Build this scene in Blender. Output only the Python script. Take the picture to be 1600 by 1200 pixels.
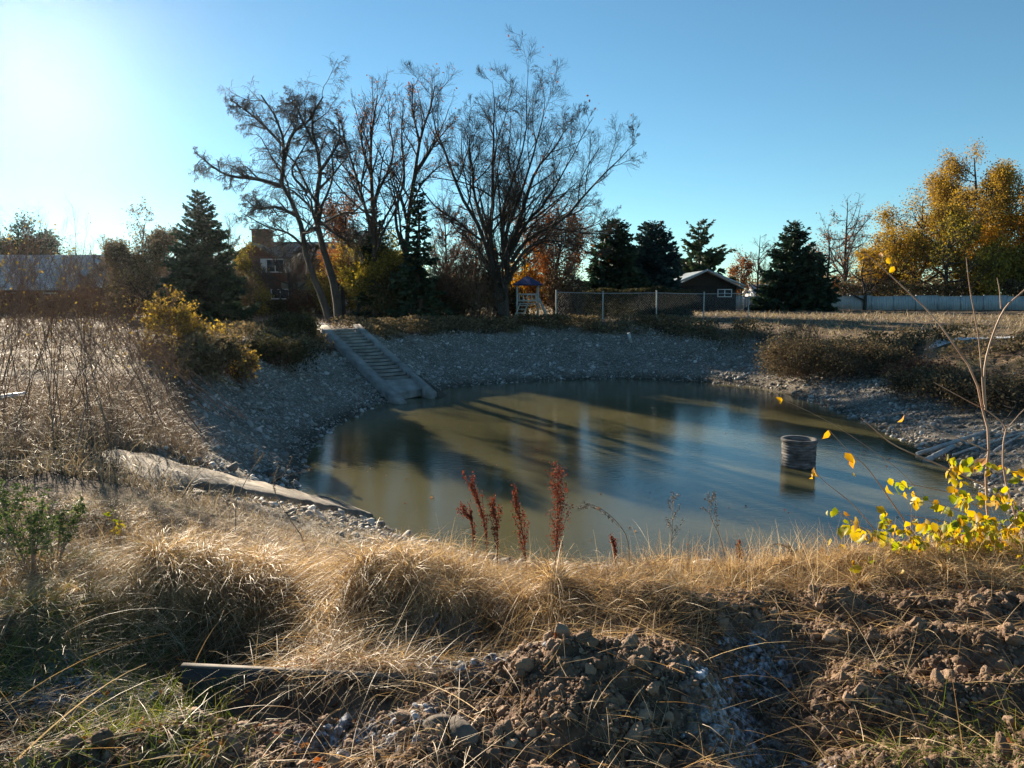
import bpy, math, numpy as np
from mathutils import Vector
PI = math.pi
for o in list(bpy.data.objects): bpy.data.objects.remove(o)
scene = bpy.context.scene
COL = scene.collection

# ------------------------------------------------------------------ camera, sky, sun, exposure
F, PITCH, EYE = 1150.0, math.radians(6.7), 1.6
cam_d = bpy.data.cameras.new('camera'); cam = bpy.data.objects.new('camera', cam_d); COL.objects.link(cam)
cam_d.sensor_width = 36; cam_d.lens = 36*F/1600; cam_d.clip_start = 0.05; cam_d.clip_end = 6000
cam.location = (0, 0, EYE); cam.rotation_euler = (PI/2-PITCH, 0, 0)
scene.camera = cam
SUN_EL, SUN_AZ = math.radians(15.5), math.radians(-31.6)      # azimuth from +Y, clockwise
world = bpy.data.worlds.new('World'); scene.world = world; world.use_nodes = True
wn = world.node_tree; wn.nodes.clear()
sky = wn.nodes.new('ShaderNodeTexSky'); sky.sky_type = 'NISHITA'; sky.sun_disc = False
sky.sun_elevation = SUN_EL; sky.sun_rotation = SUN_AZ
sky.altitude = 1200; sky.air_density = 1.0; sky.dust_density = 0.03; sky.ozone_density = 3.0
bg = wn.nodes.new('ShaderNodeBackground'); bg.inputs['Strength'].default_value = 0.053
wo = wn.nodes.new('ShaderNodeOutputWorld')
tint = wn.nodes.new('ShaderNodeMix'); tint.data_type = 'RGBA'; tint.blend_type = 'MULTIPLY'; tint.inputs[0].default_value = 1; tint.inputs[7].default_value = (.75, .97, .9, 1)
wn.links.new(sky.outputs[0], tint.inputs[6]); wn.links.new(tint.outputs[2], bg.inputs[0]); wn.links.new(bg.outputs[0], wo.inputs[0])
sun_d = bpy.data.lights.new('sun', 'SUN'); sun_d.energy = 5.0; sun_d.angle = math.radians(0.5); sun_d.color = (1, .85, .65)
sun = bpy.data.objects.new('sun', sun_d); COL.objects.link(sun)
SD = Vector((math.sin(SUN_AZ)*math.cos(SUN_EL), math.cos(SUN_AZ)*math.cos(SUN_EL), math.sin(SUN_EL)))
sun.rotation_euler = SD.to_track_quat('Z', 'Y').to_euler()
scene.view_settings.view_transform = 'Standard'; scene.view_settings.look = 'None'
scene.view_settings.exposure = 1.68; scene.view_settings.gamma = 1.0
scene.render.engine = 'CYCLES'
scene.cycles.volume_bounces = 0; scene.cycles.max_bounces = 6; scene.cycles.transparent_max_bounces = 6

# ------------------------------------------------------------------ helpers
def rng(s): return np.random.default_rng(s)
def ray(px, py):
    u, v = (np.asarray(px, float)-800)/F, (600-np.asarray(py, float))/F
    return u, math.cos(PITCH)+v*math.sin(PITCH), -math.sin(PITCH)+v*math.cos(PITCH)
def at(px, py, z=0.0):                       # photo point -> world point on the height z
    x, y, k = ray(px, py); s = (z-EYE)/k
    return np.array([x*s, y*s, z])
def atY(px, py, Y):                          # photo point -> world point at distance Y
    x, y, k = ray(px, py); s = Y/y
    return np.array([x*s, Y, EYE+k*s])
def catmull(P, n, closed=False):
    P = np.asarray(P, float); m = len(P)
    if closed: Q = np.vstack([P[-1:], P, P[:2]]); seg = m
    else: Q = np.vstack([2*P[:1]-P[1:2], P, 2*P[-1:]-P[-2:-1]]); seg = m-1
    out = []
    ts = np.linspace(0, seg, n, endpoint=not closed)
    for t in ts:
        i = min(int(t), seg-1); f = t-i; a, b, c, d = Q[i:i+4]
        out.append(.5*((2*b)+(-a+c)*f+(2*a-5*b+4*c-d)*f*f+(-a+3*b-3*c+d)*f**3))
    return np.array(out)
_tab = rng(7).random((256, 256))
def vn(x, y, s=0):
    x = np.asarray(x, float)+s*17.13; y = np.asarray(y, float)+s*5.71
    ix, iy = np.floor(x).astype(int), np.floor(y).astype(int); fx, fy = x-ix, y-iy
    fx = fx*fx*(3-2*fx); fy = fy*fy*(3-2*fy); T = _tab
    a, b = T[ix & 255, iy & 255], T[(ix+1) & 255, iy & 255]; c, d = T[ix & 255, (iy+1) & 255], T[(ix+1) & 255, (iy+1) & 255]
    return (a*(1-fx)+b*fx)*(1-fy)+(c*(1-fx)+d*fx)*fy
def fbm(x, y, o=4, s=0):
    r = 0; a = 1; t = 0
    for k in range(o): r = r+a*vn(x*2**k, y*2**k, s+k); t += a; a *= .5
    return r/t
_jit = rng(11).random((256, 256, 3))
def lumps(x, y, s=0):                        # rounded clod-like bumps, 0..1
    x = np.asarray(x, float)+s*9.7; y = np.asarray(y, float)+s*3.3
    ix, iy = np.floor(x).astype(int), np.floor(y).astype(int); best = np.zeros(np.shape(x))
    for dx in (-1, 0, 1):
        for dy in (-1, 0, 1):
            J = _jit[(ix+dx) & 255, (iy+dy) & 255]
            d2 = (ix+dx+J[..., 0]-x)**2+(iy+dy+J[..., 1]-y)**2; R = .35+.5*J[..., 2]
            best = np.maximum(best, np.sqrt(np.maximum(R*R-d2, 0)))
    return best
def sm(t): t = np.clip(t, 0, 1); return t*t*(3-2*t)

class MB:
    def __init__(s): s.V = []; s.Fq = []; s.Ft = []; s.n = 0
    def add(s, V, Fc):
        V = np.asarray(V, float).reshape(-1, 3); Fc = np.asarray(Fc, int)
        (s.Fq if Fc.shape[1] == 4 else s.Ft).append(Fc+s.n); s.V.append(V); s.n += len(V); return s
    def build(s, name, mat, parent=None, smooth=False, loc=None):
        V = np.vstack(s.V)
        if parent is not None: V = V-np.array(parent.location)
        elif loc is not None: V = V-np.array(loc)
        q = np.vstack(s.Fq) if s.Fq else np.zeros((0, 4), int); t = np.vstack(s.Ft) if s.Ft else np.zeros((0, 3), int)
        me = bpy.data.meshes.new(name); me.vertices.add(len(V)); me.vertices.foreach_set('co', V.ravel())
        L = np.concatenate([q.ravel(), t.ravel()]); me.loops.add(len(L)); me.loops.foreach_set('vertex_index', L)
        nq, nt = len(q), len(t); me.polygons.add(nq+nt)
        me.polygons.foreach_set('loop_start', np.concatenate([np.arange(nq)*4, nq*4+np.arange(nt)*3]))
        me.polygons.foreach_set('loop_total', np.concatenate([np.full(nq, 4), np.full(nt, 3)]))
        if smooth: me.polygons.foreach_set('use_smooth', np.ones(nq+nt, bool))
        me.update(calc_edges=True); me.validate()
        if mat: me.materials.append(mat)
        o = bpy.data.objects.new(name, me); COL.objects.link(o)
        if parent is not None: o.parent = parent
        elif loc is not None: o.location = loc
        return o
def thing(name, label, cat, loc, group=None):
    o = bpy.data.objects.new(name, None); COL.objects.link(o); o.location = tuple(float(v) for v in loc)
    o.empty_display_size = .2
    o['label'] = label; o['category'] = cat
    if group: o['group'] = group
    return o
def tag(o, label, cat, group=None, kind=None):
    o['label'] = label; o['category'] = cat
    if group: o['group'] = group
    if kind: o['kind'] = kind
    return o
def tubes(P, R, S=6):
    P = np.asarray(P, float); R = np.asarray(R, float)
    if P.ndim == 2: P = P[None]; R = R[None]
    B, K = P.shape[:2]
    T = np.gradient(P, axis=1); T /= np.linalg.norm(T, axis=2, keepdims=True)+1e-9
    m = T.mean(1); ref = np.where(np.abs(m[:, 2:3]) > .75, np.array([[1., 0.1, 0]]), np.array([[0, 0.05, 1.]]))
    N1 = np.cross(T, ref[:, None, :]); N1 /= np.linalg.norm(N1, axis=2, keepdims=True)+1e-9
    N2 = np.cross(T, N1); a = np.arange(S)*2*PI/S
    V = P[:, :, None, :]+R[:, :, None, None]*(np.cos(a)[None, None, :, None]*N1[:, :, None, :]+np.sin(a)[None, None, :, None]*N2[:, :, None, :])
    b, k, s_ = np.meshgrid(np.arange(B), np.arange(K-1), np.arange(S), indexing='ij')
    i0 = (b*K+k)*S+s_; i1 = (b*K+k)*S+(s_+1) % S
    return V.reshape(-1, 3), np.stack([i0, i1, i1+S, i0+S], -1).reshape(-1, 4)
BQ = np.array([[0, 1, 3, 2], [4, 6, 7, 5], [0, 4, 5, 1], [2, 3, 7, 6], [0, 2, 6, 4], [1, 5, 7, 3]])
def box(c, size, rz=0.0, rx=0.0):
    s = np.array(size)/2; V = np.array([[x, y, z] for x in (-1, 1) for y in (-1, 1) for z in (-1, 1)])*s
    if rx: c_, s_ = math.cos(rx), math.sin(rx); V = V@np.array([[1, 0, 0], [0, c_, s_], [0, -s_, c_]])
    c_, s_ = math.cos(rz), math.sin(rz); V = V@np.array([[c_, s_, 0], [-s_, c_, 0], [0, 0, 1]])
    return V+np.array(c), BQ
def bar(a, b, w, h=None):                    # rectangular bar between two points
    a = np.asarray(a, float); b = np.asarray(b, float); h = h or w; t = b-a; t /= np.linalg.norm(t)
    r = np.array([0, 0, 1.]) if abs(t[2]) < .95 else np.array([0, 1., 0]); n = np.cross(t, r); n /= np.linalg.norm(n); m = np.cross(n, t)
    V = [p+sx*n*w/2+sz*m*h/2 for p in (a, b) for sx in (-1, 1) for sz in (-1, 1)]
    return np.array(V), BQ
def lathe(prof, c, S=40):
    prof = np.array(prof); a = np.arange(S)*2*PI/S; K = len(prof)
    V = np.stack([prof[:, 0:1]*np.cos(a)+c[0], prof[:, 0:1]*np.sin(a)+c[1], np.repeat(prof[:, 1:2], S, 1)+c[2]], -1).reshape(-1, 3)
    k, s_ = np.meshgrid(np.arange(K-1), np.arange(S), indexing='ij')
    i0 = k*S+s_; i1 = k*S+(s_+1) % S
    return V, np.stack([i0, i1, i1+S, i0+S], -1).reshape(-1, 4)
def prism(poly, thick):                      # poly: closed list of 3d points, thick: extrude vector -> quads+fan tris
    P = np.array(poly, float); n = len(P); V = np.vstack([P, P+np.array(thick)])
    q = np.array([[i, (i+1) % n, n+(i+1) % n, n+i] for i in range(n)])
    t = np.array([[0, i+1, i] for i in range(1, n-1)]+[[n, n+i, n+i+1] for i in range(1, n-1)])
    return V, q, t
def leafq(C, size, g, flat=0.0, aspect=.6):
    N = len(C); n = g.normal(size=(N, 3)); n[:, 2] += flat*np.sign(n[:, 2])*2; n /= np.linalg.norm(n, axis=1, keepdims=True)
    r = g.normal(size=(N, 3)); a = np.cross(n, r); a /= np.linalg.norm(a, axis=1, keepdims=True); b = np.cross(n, a)
    s = np.broadcast_to(np.asarray(size, float), (N,))[:, None]; s = s*g.uniform(.6, 1.3, (N, 1))
    V = np.stack([C-a*s*.5, C+b*s*.5*aspect, C+a*s*.5, C-b*s*.5*aspect], 1)
    return V.reshape(-1, 3), np.arange(4*N).reshape(N, 4)
def nleaf(C, D, size, g, w=.62):             # pointed folded leaf: C stalk ends, D leaf directions
    N = len(C); D = D/np.linalg.norm(D, axis=1, keepdims=True); r = g.normal(size=(N, 3))
    a = np.cross(D, r); a /= np.linalg.norm(a, axis=1, keepdims=True); n = np.cross(a, D)
    s = np.broadcast_to(np.asarray(size, float), (N,))[:, None]
    f = g.uniform(.05, .3, (N, 1))
    pts = [C, C+D*s*.33+a*s*w*.5+n*s*f*.6, C+D*s*.68+a*s*w*.42+n*s*f*.6, C+D*s*1.02-n*s*f, C+D*s*.68-a*s*w*.42+n*s*f*.6, C+D*s*.33-a*s*w*.5+n*s*f*.6, C+D*s*.45]
    V = np.stack(pts, 1); i = np.arange(N)[:, None]*7
    T = np.concatenate([i+np.array([[6, a_, b_]]) for a_, b_ in ((0, 1), (1, 2), (2, 3), (3, 4), (4, 5), (5, 0))])
    return V.reshape(-1, 3), T
def ico(sub=1):
    p = (1+5**.5)/2
    V = [(-1, p, 0), (1, p, 0), (-1, -p, 0), (1, -p, 0), (0, -1, p), (0, 1, p), (0, -1, -p), (0, 1, -p), (p, 0, -1), (p, 0, 1), (-p, 0, -1), (-p, 0, 1)]
    Fc = [(0, 11, 5), (0, 5, 1), (0, 1, 7), (0, 7, 10), (0, 10, 11), (1, 5, 9), (5, 11, 4), (11, 10, 2), (10, 7, 6), (7, 1, 8), (3, 9, 4), (3, 4, 2), (3, 2, 6), (3, 6, 8), (3, 8, 9), (4, 9, 5), (2, 4, 11), (6, 2, 10), (8, 6, 7), (9, 8, 1)]
    V = [np.array(v)/np.linalg.norm(v) for v in V]
    for _ in range(sub):
        c = {}; N = []
        def mid(a, b):
            k = (min(a, b), max(a, b))
            if k not in c: m = V[a]+V[b]; V.append(m/np.linalg.norm(m)); c[k] = len(V)-1
            return c[k]
        for a, b, d in Fc:
            x, y, z = mid(a, b), mid(b, d), mid(d, a); N += [(a, x, z), (b, y, x), (d, z, y), (x, y, z)]
        Fc = N
    return np.array(V), np.array(Fc)
def variants(n, g, sub=1, rough=.25, squash=.7):
    out = []
    for _ in range(n):
        V, Fc = ico(sub); V = V*(1+rough*g.normal(size=(len(V), 1))*.6)
        for _ in range(5):                   # cut flats
            d = g.normal(size=3); d /= np.linalg.norm(d); h = g.uniform(.55, .85); k = V@d; V = V-np.outer(np.maximum(k-h, 0), d)
        V[:, 2] *= squash; out.append((V, Fc))
    return out
def scatter(mb, vs, C, sc, g):
    N = len(C); a = g.uniform(0, 2*PI, N); tl = g.normal(0, .35, (N, 2)); which = g.integers(0, len(vs), N)
    sc = np.asarray(sc); sc = sc if sc.ndim == 2 else sc[:, None]*g.uniform(.75, 1.3, (N, 3))
    for k, (V, Fc) in enumerate(vs):
        m = np.where(which == k)[0]
        if not len(m): continue
        P = V[None]*sc[m][:, None]; ca, sa = np.cos(a[m])[:, None], np.sin(a[m])[:, None]
        x = P[..., 0]*ca-P[..., 1]*sa; y = P[..., 0]*sa+P[..., 1]*ca; z = P[..., 2]+x*tl[m][:, :1]+y*tl[m][:, 1:]
        P = np.stack([x, y, z], -1)+C[m][:, None]
        mb.add(P.reshape(-1, 3), (Fc[None]+(np.arange(len(m))*len(V))[:, None, None]).reshape(-1, 3))
def blades(B, L, az, lean, droop, w, g, K=4, floor=None):
    N = len(B); t = np.linspace(0, 1, K)[None]; d = np.stack([np.sin(az), np.cos(az)], -1)
    hor = L[:, None]*(np.sin(lean)[:, None]*t+.75*droop[:, None]*t*t); ver = L[:, None]*(np.cos(lean)[:, None]*t-.75*droop[:, None]*t*t*t)
    kink = g.normal(0, .05, (N, 2))[:, None]*(t*t*L[:, None])[..., None]
    P = np.concatenate([B[:, None, :2]+hor[..., None]*d[:, None]+kink, (B[:, 2:3]+ver)[..., None]], -1)
    if floor is not None:
        P[..., 2] = np.maximum(P[..., 2], floor(P[..., 0], P[..., 1])+.006+.02*g.random((N, 1)))
    sa = g.uniform(0, PI, N); sv = np.stack([np.cos(sa), np.sin(sa), g.normal(0, .3, N)], -1)
    W = np.asarray(w)*np.maximum(1-t, .12)**.7 if np.ndim(w) == 0 else w[:, None]*np.maximum(1-t, .12)**.7
    W = np.broadcast_to(W, (N, K))
    V = np.stack([P-sv[:, None]*W[..., None]/2, P+sv[:, None]*W[..., None]/2], 2)
    b, k = np.meshgrid(np.arange(N), np.arange(K-1), indexing='ij'); i = (b*K+k)*2
    return V.reshape(-1, 3), np.stack([i, i+1, i+3, i+2], -1).reshape(-1, 4)

# ------------------------------------------------------------------ materials
def lin(c): return tuple(c)+(1,)
def mk(name, cols, scale=2.0, rough=.9, bump=0.0, bscale=20.0, trans=0.0, spec=.25, island=False, detail=4, tcol=None, pos=None, sx=(1, 1, 1), metal=0.0):
    m = bpy.data.materials.new(name); m.use_nodes = True; nt = m.node_tree; N = nt.nodes; Lk = nt.links
    p = N['Principled BSDF']; p.inputs['Roughness'].default_value = rough; p.inputs['Specular IOR Level'].default_value = spec; p.inputs['Metallic'].default_value = metal
    out = N['Material Output']; tc = N.new('ShaderNodeTexCoord'); mp = N.new('ShaderNodeMapping'); mp.inputs['Scale'].default_value = sx
    Lk.new(tc.outputs['Object'], mp.inputs[0])
    if len(cols) == 1:
        p.inputs['Base Color'].default_value = lin(cols[0]); csrc = None
    else:
        r = N.new('ShaderNodeValToRGB'); e = r.color_ramp.elements
        ps = pos or ([.12+.76*i/(len(cols)-1) for i in range(len(cols))] if island else [.3+.4*i/(len(cols)-1) for i in range(len(cols))])
        e[0].position = ps[0]; e[0].color = lin(cols[0]); e[1].position = ps[-1]; e[1].color = lin(cols[-1])
        for i in range(1, len(cols)-1): q = e.new(ps[i]); q.color = lin(cols[i])
        nz = N.new('ShaderNodeTexNoise'); nz.inputs['Scale'].default_value = scale; nz.inputs['Detail'].default_value = detail
        Lk.new(mp.outputs[0], nz.inputs['Vector'])
        if island:
            g_ = N.new('ShaderNodeNewGeometry'); mx = N.new('ShaderNodeMath'); mx.operation = 'MULTIPLY_ADD'; mx.inputs[1].default_value = .65
            ad = N.new('ShaderNodeMath'); ad.operation = 'MULTIPLY_ADD'; ad.inputs[1].default_value = .7; ad.inputs[2].default_value = -.17
            Lk.new(nz.outputs['Fac'], ad.inputs[0]); Lk.new(g_.outputs['Random Per Island'], mx.inputs[0]); Lk.new(ad.outputs[0], mx.inputs[2]); Lk.new(mx.outputs[0], r.inputs[0])
        else: Lk.new(nz.outputs['Fac'], r.inputs[0])
        Lk.new(r.outputs[0], p.inputs['Base Color']); csrc = r.outputs[0]
    if bump:
        bn = N.new('ShaderNodeTexNoise'); bn.inputs['Scale'].default_value = bscale; bn.inputs['Detail'].default_value = 6
        Lk.new(mp.outputs[0], bn.inputs['Vector']); bu = N.new('ShaderNodeBump'); bu.inputs['Strength'].default_value = .9; bu.inputs['Distance'].default_value = bump
        Lk.new(bn.outputs['Fac'], bu.inputs['Height']); Lk.new(bu.outputs[0], p.inputs['Normal'])
    if trans:
        tr = N.new('ShaderNodeBsdfTranslucent'); ms = N.new('ShaderNodeMixShader'); ms.inputs[0].default_value = trans
        if csrc:
            hs = N.new('ShaderNodeHueSaturation'); hs.inputs['Saturation'].default_value = 1.12; hs.inputs['Value'].default_value = 1.25
            Lk.new(csrc, hs.inputs['Color']); Lk.new(hs.outputs[0], tr.inputs[0])
        else: tr.inputs[0].default_value = lin(tcol or cols[0])
        Lk.new(p.outputs[0], ms.inputs[1]); Lk.new(tr.outputs[0], ms.inputs[2]); Lk.new(ms.outputs[0], out.inputs[0])
    return m
M = {}
M['bark'] = mk('bark', [(.035, .028, .024), (.075, .062, .052)], 6, bump=.02, bscale=14, sx=(1, 1, .25))
M['twig'] = mk('twig', [(.045, .034, .028), (.08, .06, .045)], 1)
M['redtwig'] = mk('redtwig', [(.13, .075, .055), (.24, .155, .11)], 1, island=True)
M['paletwig'] = mk('paletwig', [(.16, .13, .1), (.27, .22, .17)], 1, island=True)
M['stem'] = mk('stem', [(.3, .18, .12), (.5, .36, .26)], 6, rough=.55)
M['conifer'] = mk('conifer', [(.01, .022, .015), (.025, .05, .028), (.06, .09, .04)], .7, rough=.7, trans=.12, island=True)
M['bluefir'] = mk('bluefir', [(.01, .022, .022), (.022, .048, .048), (.045, .085, .08)], .7, rough=.7, trans=.1, island=True)
M['pine'] = mk('pine', [(.02, .035, .018), (.04, .065, .03), (.07, .085, .035)], .7, rough=.7, trans=.15, island=True)
M['gold'] = mk('gold', [(.14, .09, .03), (.31, .2, .045), (.44, .3, .07)], .25, trans=.4, island=True)
M['orange'] = mk('orange', [(.26, .12, .025), (.46, .24, .04), (.56, .36, .06)], .25, trans=.4, island=True)
M['russet'] = mk('russet', [(.12, .045, .022), (.24, .09, .035), (.32, .15, .05)], .4, trans=.35, island=True)
M['olive'] = mk('olive', [(.08, .075, .02), (.2, .17, .035), (.42, .3, .06)], .5, trans=.35, island=True)
M['ylw'] = mk('ylw', [(.1, .15, .025), (.24, .27, .03), (.42, .34, .035), (.48, .3, .035), (.34, .17, .045)], 14, trans=.5, island=True, rough=.5)
M['shrubleaf'] = mk('shrubleaf', [(.1, .08, .03), (.28, .19, .05), (.45, .33, .08)], .8, trans=.4, island=True)
M['scrub'] = mk('scrub', [(.055, .046, .026), (.13, .1, .055), (.27, .2, .11)], .6, trans=.25, island=True)
M['hedge'] = mk('hedge', [(.02, .022, .012), (.05, .05, .022), (.1, .075, .03)], .5, trans=.2, island=True)
M['brownhedge'] = mk('brownhedge', [(.05, .025, .016), (.1, .05, .03), (.14, .08, .04)], .5, trans=.2, island=True)
M['weed'] = mk('weed', [(.06, .09, .03), (.13, .17, .06), (.22, .24, .1)], 3, trans=.4, island=True, rough=.6)
M['dock'] = mk('dock', [(.08, .025, .016), (.16, .045, .028), (.24, .09, .055)], 8, trans=.3, island=True)
M['straw'] = mk('straw', [(.08, .05, .03), (.3, .19, .09), (.52, .37, .19), (.7, .56, .37)], 2.5, trans=.42, island=True, rough=.5, spec=.3)
M['drygrass'] = mk('drygrass', [(.09, .065, .04), (.19, .145, .085), (.3, .235, .145), (.48, .4, .28)], .5, trans=.3, island=True, rough=.6)
M['weedbrown'] = mk('weedbrown', [(.06, .04, .028), (.13, .088, .06), (.2, .145, .1), (.36, .29, .21)], .8, trans=.22, island=True, rough=.6)
M['frostclod'] = mk('frostclod', [(.08, .068, .06), (.2, .2, .21), (.46, .49, .54)], 40, bump=.006, bscale=80, pos=[.38, .5, .66], detail=6)
M['grass'] = mk('grass', [(.05, .08, .015), (.13, .17, .03), (.3, .25, .07)], 1.6, trans=.45, island=True, rough=.5)
M['litter'] = mk('litter', [(.09, .04, .025), (.2, .08, .035), (.3, .17, .08), (.42, .1, .03)], 3, trans=.3, island=True)
M['clod'] = mk('clod', [(.1, .062, .04), (.19, .125, .083), (.29, .2, .135)], 5, bump=.012, bscale=60, island=True)
M['stone'] = mk('stone', [(.14, .125, .105), (.24, .22, .195), (.35, .325, .29), (.62, .59, .55)], 1.2, bump=.006, bscale=30, island=True, rough=.8)
M['boulder'] = mk('boulder', [(.05, .04, .033), (.12, .1, .085), (.2, .15, .11)], 9, bump=.006, bscale=40)
M['concrete'] = mk('concrete', [(.17, .16, .14), (.27, .255, .23), (.36, .34, .31)], 2.2, bump=.008, bscale=35, detail=8)
M['oldconcrete'] = mk('oldconcrete', [(.06, .052, .042), (.145, .125, .103), (.24, .21, .175)], 2.2, bump=.015, bscale=20, detail=9)
M['pipe'] = mk('pipe', [(.05, .05, .045), (.16, .15, .14), (.32, .3, .28)], 4, bump=.003, bscale=25, detail=8, sx=(1, 1, 3))
M['tipleaf'] = mk('tipleaf', [(.5, .4, .05), (.6, .36, .06), (.5, .22, .06), (.55, .36, .2)], 14, trans=.45, island=True, rough=.5)
M['log'] = mk('log', [(.3, .28, .25), (.5, .48, .45), (.66, .64, .6)], 6, bump=.01, bscale=20)
M['brick'] = mk('brick', [(.1, .045, .03), (.17, .08, .055)], 5, bump=.01, bscale=12, detail=8)
M['siding'] = mk('siding', [(.15, .13, .09), (.22, .19, .14)], 3)
M['roof'] = mk('roof', [(.12, .11, .1), (.2, .185, .17)], 4, bump=.02, bscale=9)
M['frostroof'] = mk('frostroof', [(.3, .3, .3), (.5, .5, .5)], 2, bump=.02, bscale=9)
M['tinroof'] = mk('tinroof', [(.2, .24, .26), (.3, .34, .36)], 3, rough=.5)
M['darkwood'] = mk('darkwood', [(.015, .012, .01), (.035, .027, .02)], 4, sx=(4, 1, .4))
M['white'] = mk('white', [(.55, .55, .53), (.72, .72, .7)], 2)
M['vinyl'] = mk('vinyl', [(.27, .3, .32), (.38, .41, .43), (.48, .49, .49)], .5, rough=.6)
M['glass'] = mk('glass', [(.03, .035, .04)], rough=.08, spec=.6)
M['steel'] = mk('steel', [(.3, .32, .34), (.42, .44, .46)], 6, rough=.5, metal=.5)
M['bluetarp'] = mk('bluetarp', [(.02, .03, .1), (.03, .045, .15)], 3, rough=.6)
M['playwood'] = mk('playwood', [(.3, .28, .25), (.42, .4, .37)], 5)
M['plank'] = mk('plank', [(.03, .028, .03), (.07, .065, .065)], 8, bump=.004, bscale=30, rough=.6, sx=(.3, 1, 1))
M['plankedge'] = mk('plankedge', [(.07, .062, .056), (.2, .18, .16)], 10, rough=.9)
M['snow'] = mk('snow', [(.62, .64, .68), (.8, .82, .85)], 5, bump=.02, bscale=8)
M['pvc'] = mk('pvc', [(.6, .6, .58), (.72, .72, .7)], 2, rough=.4)
# ------------------------------------------------------------------ land form
WZ = -2.6
wpx = [(470, 740), (478, 712), (520, 668), (600, 630), (660, 612), (760, 600), (900, 593), (1000, 592), (1100, 597), (1200, 609), (1300, 640), (1400, 680), (1468, 715)]
WP = [at(x, y, WZ)[:2] for x, y in wpx]+[np.array(p) for p in ((10.7, 16.9), (9.6, 13.6), (7, 11.6), (4, 10.9), (1, 11.1), (-1.4, 12.0), (-3.0, 13.2), (-4.4, 15.0))]
WP = catmull(WP, 90, True)
RP = [(-4.2, 6.6), (-5.6, 10), (-7.6, 14), (-9.2, 18), (-9.9, 24), (-10.2, 30), (-9.2, 36), (-7.0, 40), (-3.9, 44), (.5, 45.6), (4, 45.8), (8, 45.5), (11.8, 43), (14.6, 38.5), (17.2, 33), (19.3, 28), (19.3, 22), (16.6, 15.6), (12.5, 10.5), (8, 6.6), (5.2, 5), (3, 4.45), (.8, 4.3), (-.6, 4.45), (-1.4, 4.6), (-2.2, 4.85), (-3.1, 5.5)]
RP = catmull(RP, 110, True)
def pdist(X, Y, P):
    X = np.ravel(X); Y = np.ravel(Y); d = np.full(X.shape, 1e9); ins = np.zeros(X.shape, bool); n = len(P)
    for i in range(n):
        ax, ay = P[i]; bx, by = P[(i+1) % n]; ex, ey = bx-ax, by-ay
        t = np.clip(((X-ax)*ex+(Y-ay)*ey)/(ex*ex+ey*ey), 0, 1)
        d = np.minimum(d, (X-ax-t*ex)**2+(Y-ay-t*ey)**2)
        c = (ay > Y) != (by > Y)
        ins ^= c & (X < (bx-ax)*(Y-ay)/((by-ay) if by != ay else 1e-9)+ax)
    d = np.sqrt(d); return np.where(ins, -d, d)
GX0, GX1, GY0, GY1, GS = -30., 36., -6., 66., .2
gx = np.arange(GX0, GX1+GS, GS); gy = np.arange(GY0, GY1+GS, GS); GXX, GYY = np.meshgrid(gx, gy, indexing='ij')
DW = pdist(GXX, GYY, WP).reshape(GXX.shape); DR = pdist(GXX, GYY, RP).reshape(GXX.shape)
def samp(G, x, y):
    fx = np.clip((np.asarray(x, float)-GX0)/GS, 0, G.shape[0]-1.001); fy = np.clip((np.asarray(y, float)-GY0)/GS, 0, G.shape[1]-1.001)
    i, j = fx.astype(int), fy.astype(int); fx = fx-i; fy = fy-j
    return (G[i, j]*(1-fx)+G[i+1, j]*fx)*(1-fy)+(G[i, j+1]*(1-fx)+G[i+1, j+1]*fx)*fy
ST_T = np.array([-9.3, 35.6]); ST_D = np.array([.573, -.82]); ST_N = np.array([.82, .573]); ST_L = 7.9; ST_W = 2.2    # stairs
SL_A = np.array([-3.75, 6.7]); SL_B = np.array([-2.75, 13.5]); SL_L = float(np.linalg.norm(SL_B-SL_A)); SL_D = (SL_B-SL_A)/SL_L; SL_N = np.array([-SL_D[1], SL_D[0]])
def stair_z(a): return .05-(2.62)*np.clip(a/ST_L, -.02, 1.1)
def slab_z(a): return .03-2.5*np.clip(a/SL_L, -.1, 1.05)
BUMPS = [(-.6, 4.0, .2, .36, .28), (-1.75, 4.0, .17, .4, .3), (-2.7, 5.0, -.12, .9, .6), (-1.4, 3.35, -.34, .3, .32), (-2.3, 3.4, .1, .35, .3), (-1.15, 4.6, -.1, .4, .4), (-1.14, 3.85, -.16, .15, .35), (-.2, 3.42, -.2, .3, .2), (.05, 4.15, -.08, .2, .3), (.75, 3.55, .12, .4, .2), (.25, 3.75, .06, .3, .15),
         (.5, 2.85, .2, .42, .33), (.15, 2.6, .06, .3, .2), (1.0, 2.75, -.24, .17, .42), (1.25, 2.5, -.06, .3, .3), (-.95, 2.7, -.07, .6, .14), (-.9, 2.98, .05, .5, .1),
         (.55, 3.75, .08, .5, .2), (1.6, 4.2, .07, .7, .2), (3.2, 4.2, .08, .8, .35), (1.25, 3.1, -.1, .15, .1), (-2.4, 3.2, .08, .5, .3)]
def base(x, y):
    dw, dr = samp(DW, x, y), samp(DR, x, y)
    far = (np.asarray(x) < GX0) | (np.asarray(x) > GX1) | (np.asarray(y) < GY0) | (np.asarray(y) > GY1)
    dr = np.where(far, 50., dr); dw = np.where(far, 50., dw)
    t = np.clip(dw/(dw-dr+1e-6), 0, 1); bank = WZ+2.6*(t*.97+.03*sm(t))
    r = np.where(dw <= 0, WZ-.22*np.minimum(-dw, 3.0)**.9, np.where(dr >= 0, 0., bank))
    r = r-np.where(far, 0, .45*np.exp(-((np.asarray(x)-15)/7)**2-((np.asarray(y)-37)/7)**2)*sm(dw/3))
    rim = np.exp(-(dr/.5)**2); r = r-rim*.05
    return r, dw, dr
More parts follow.
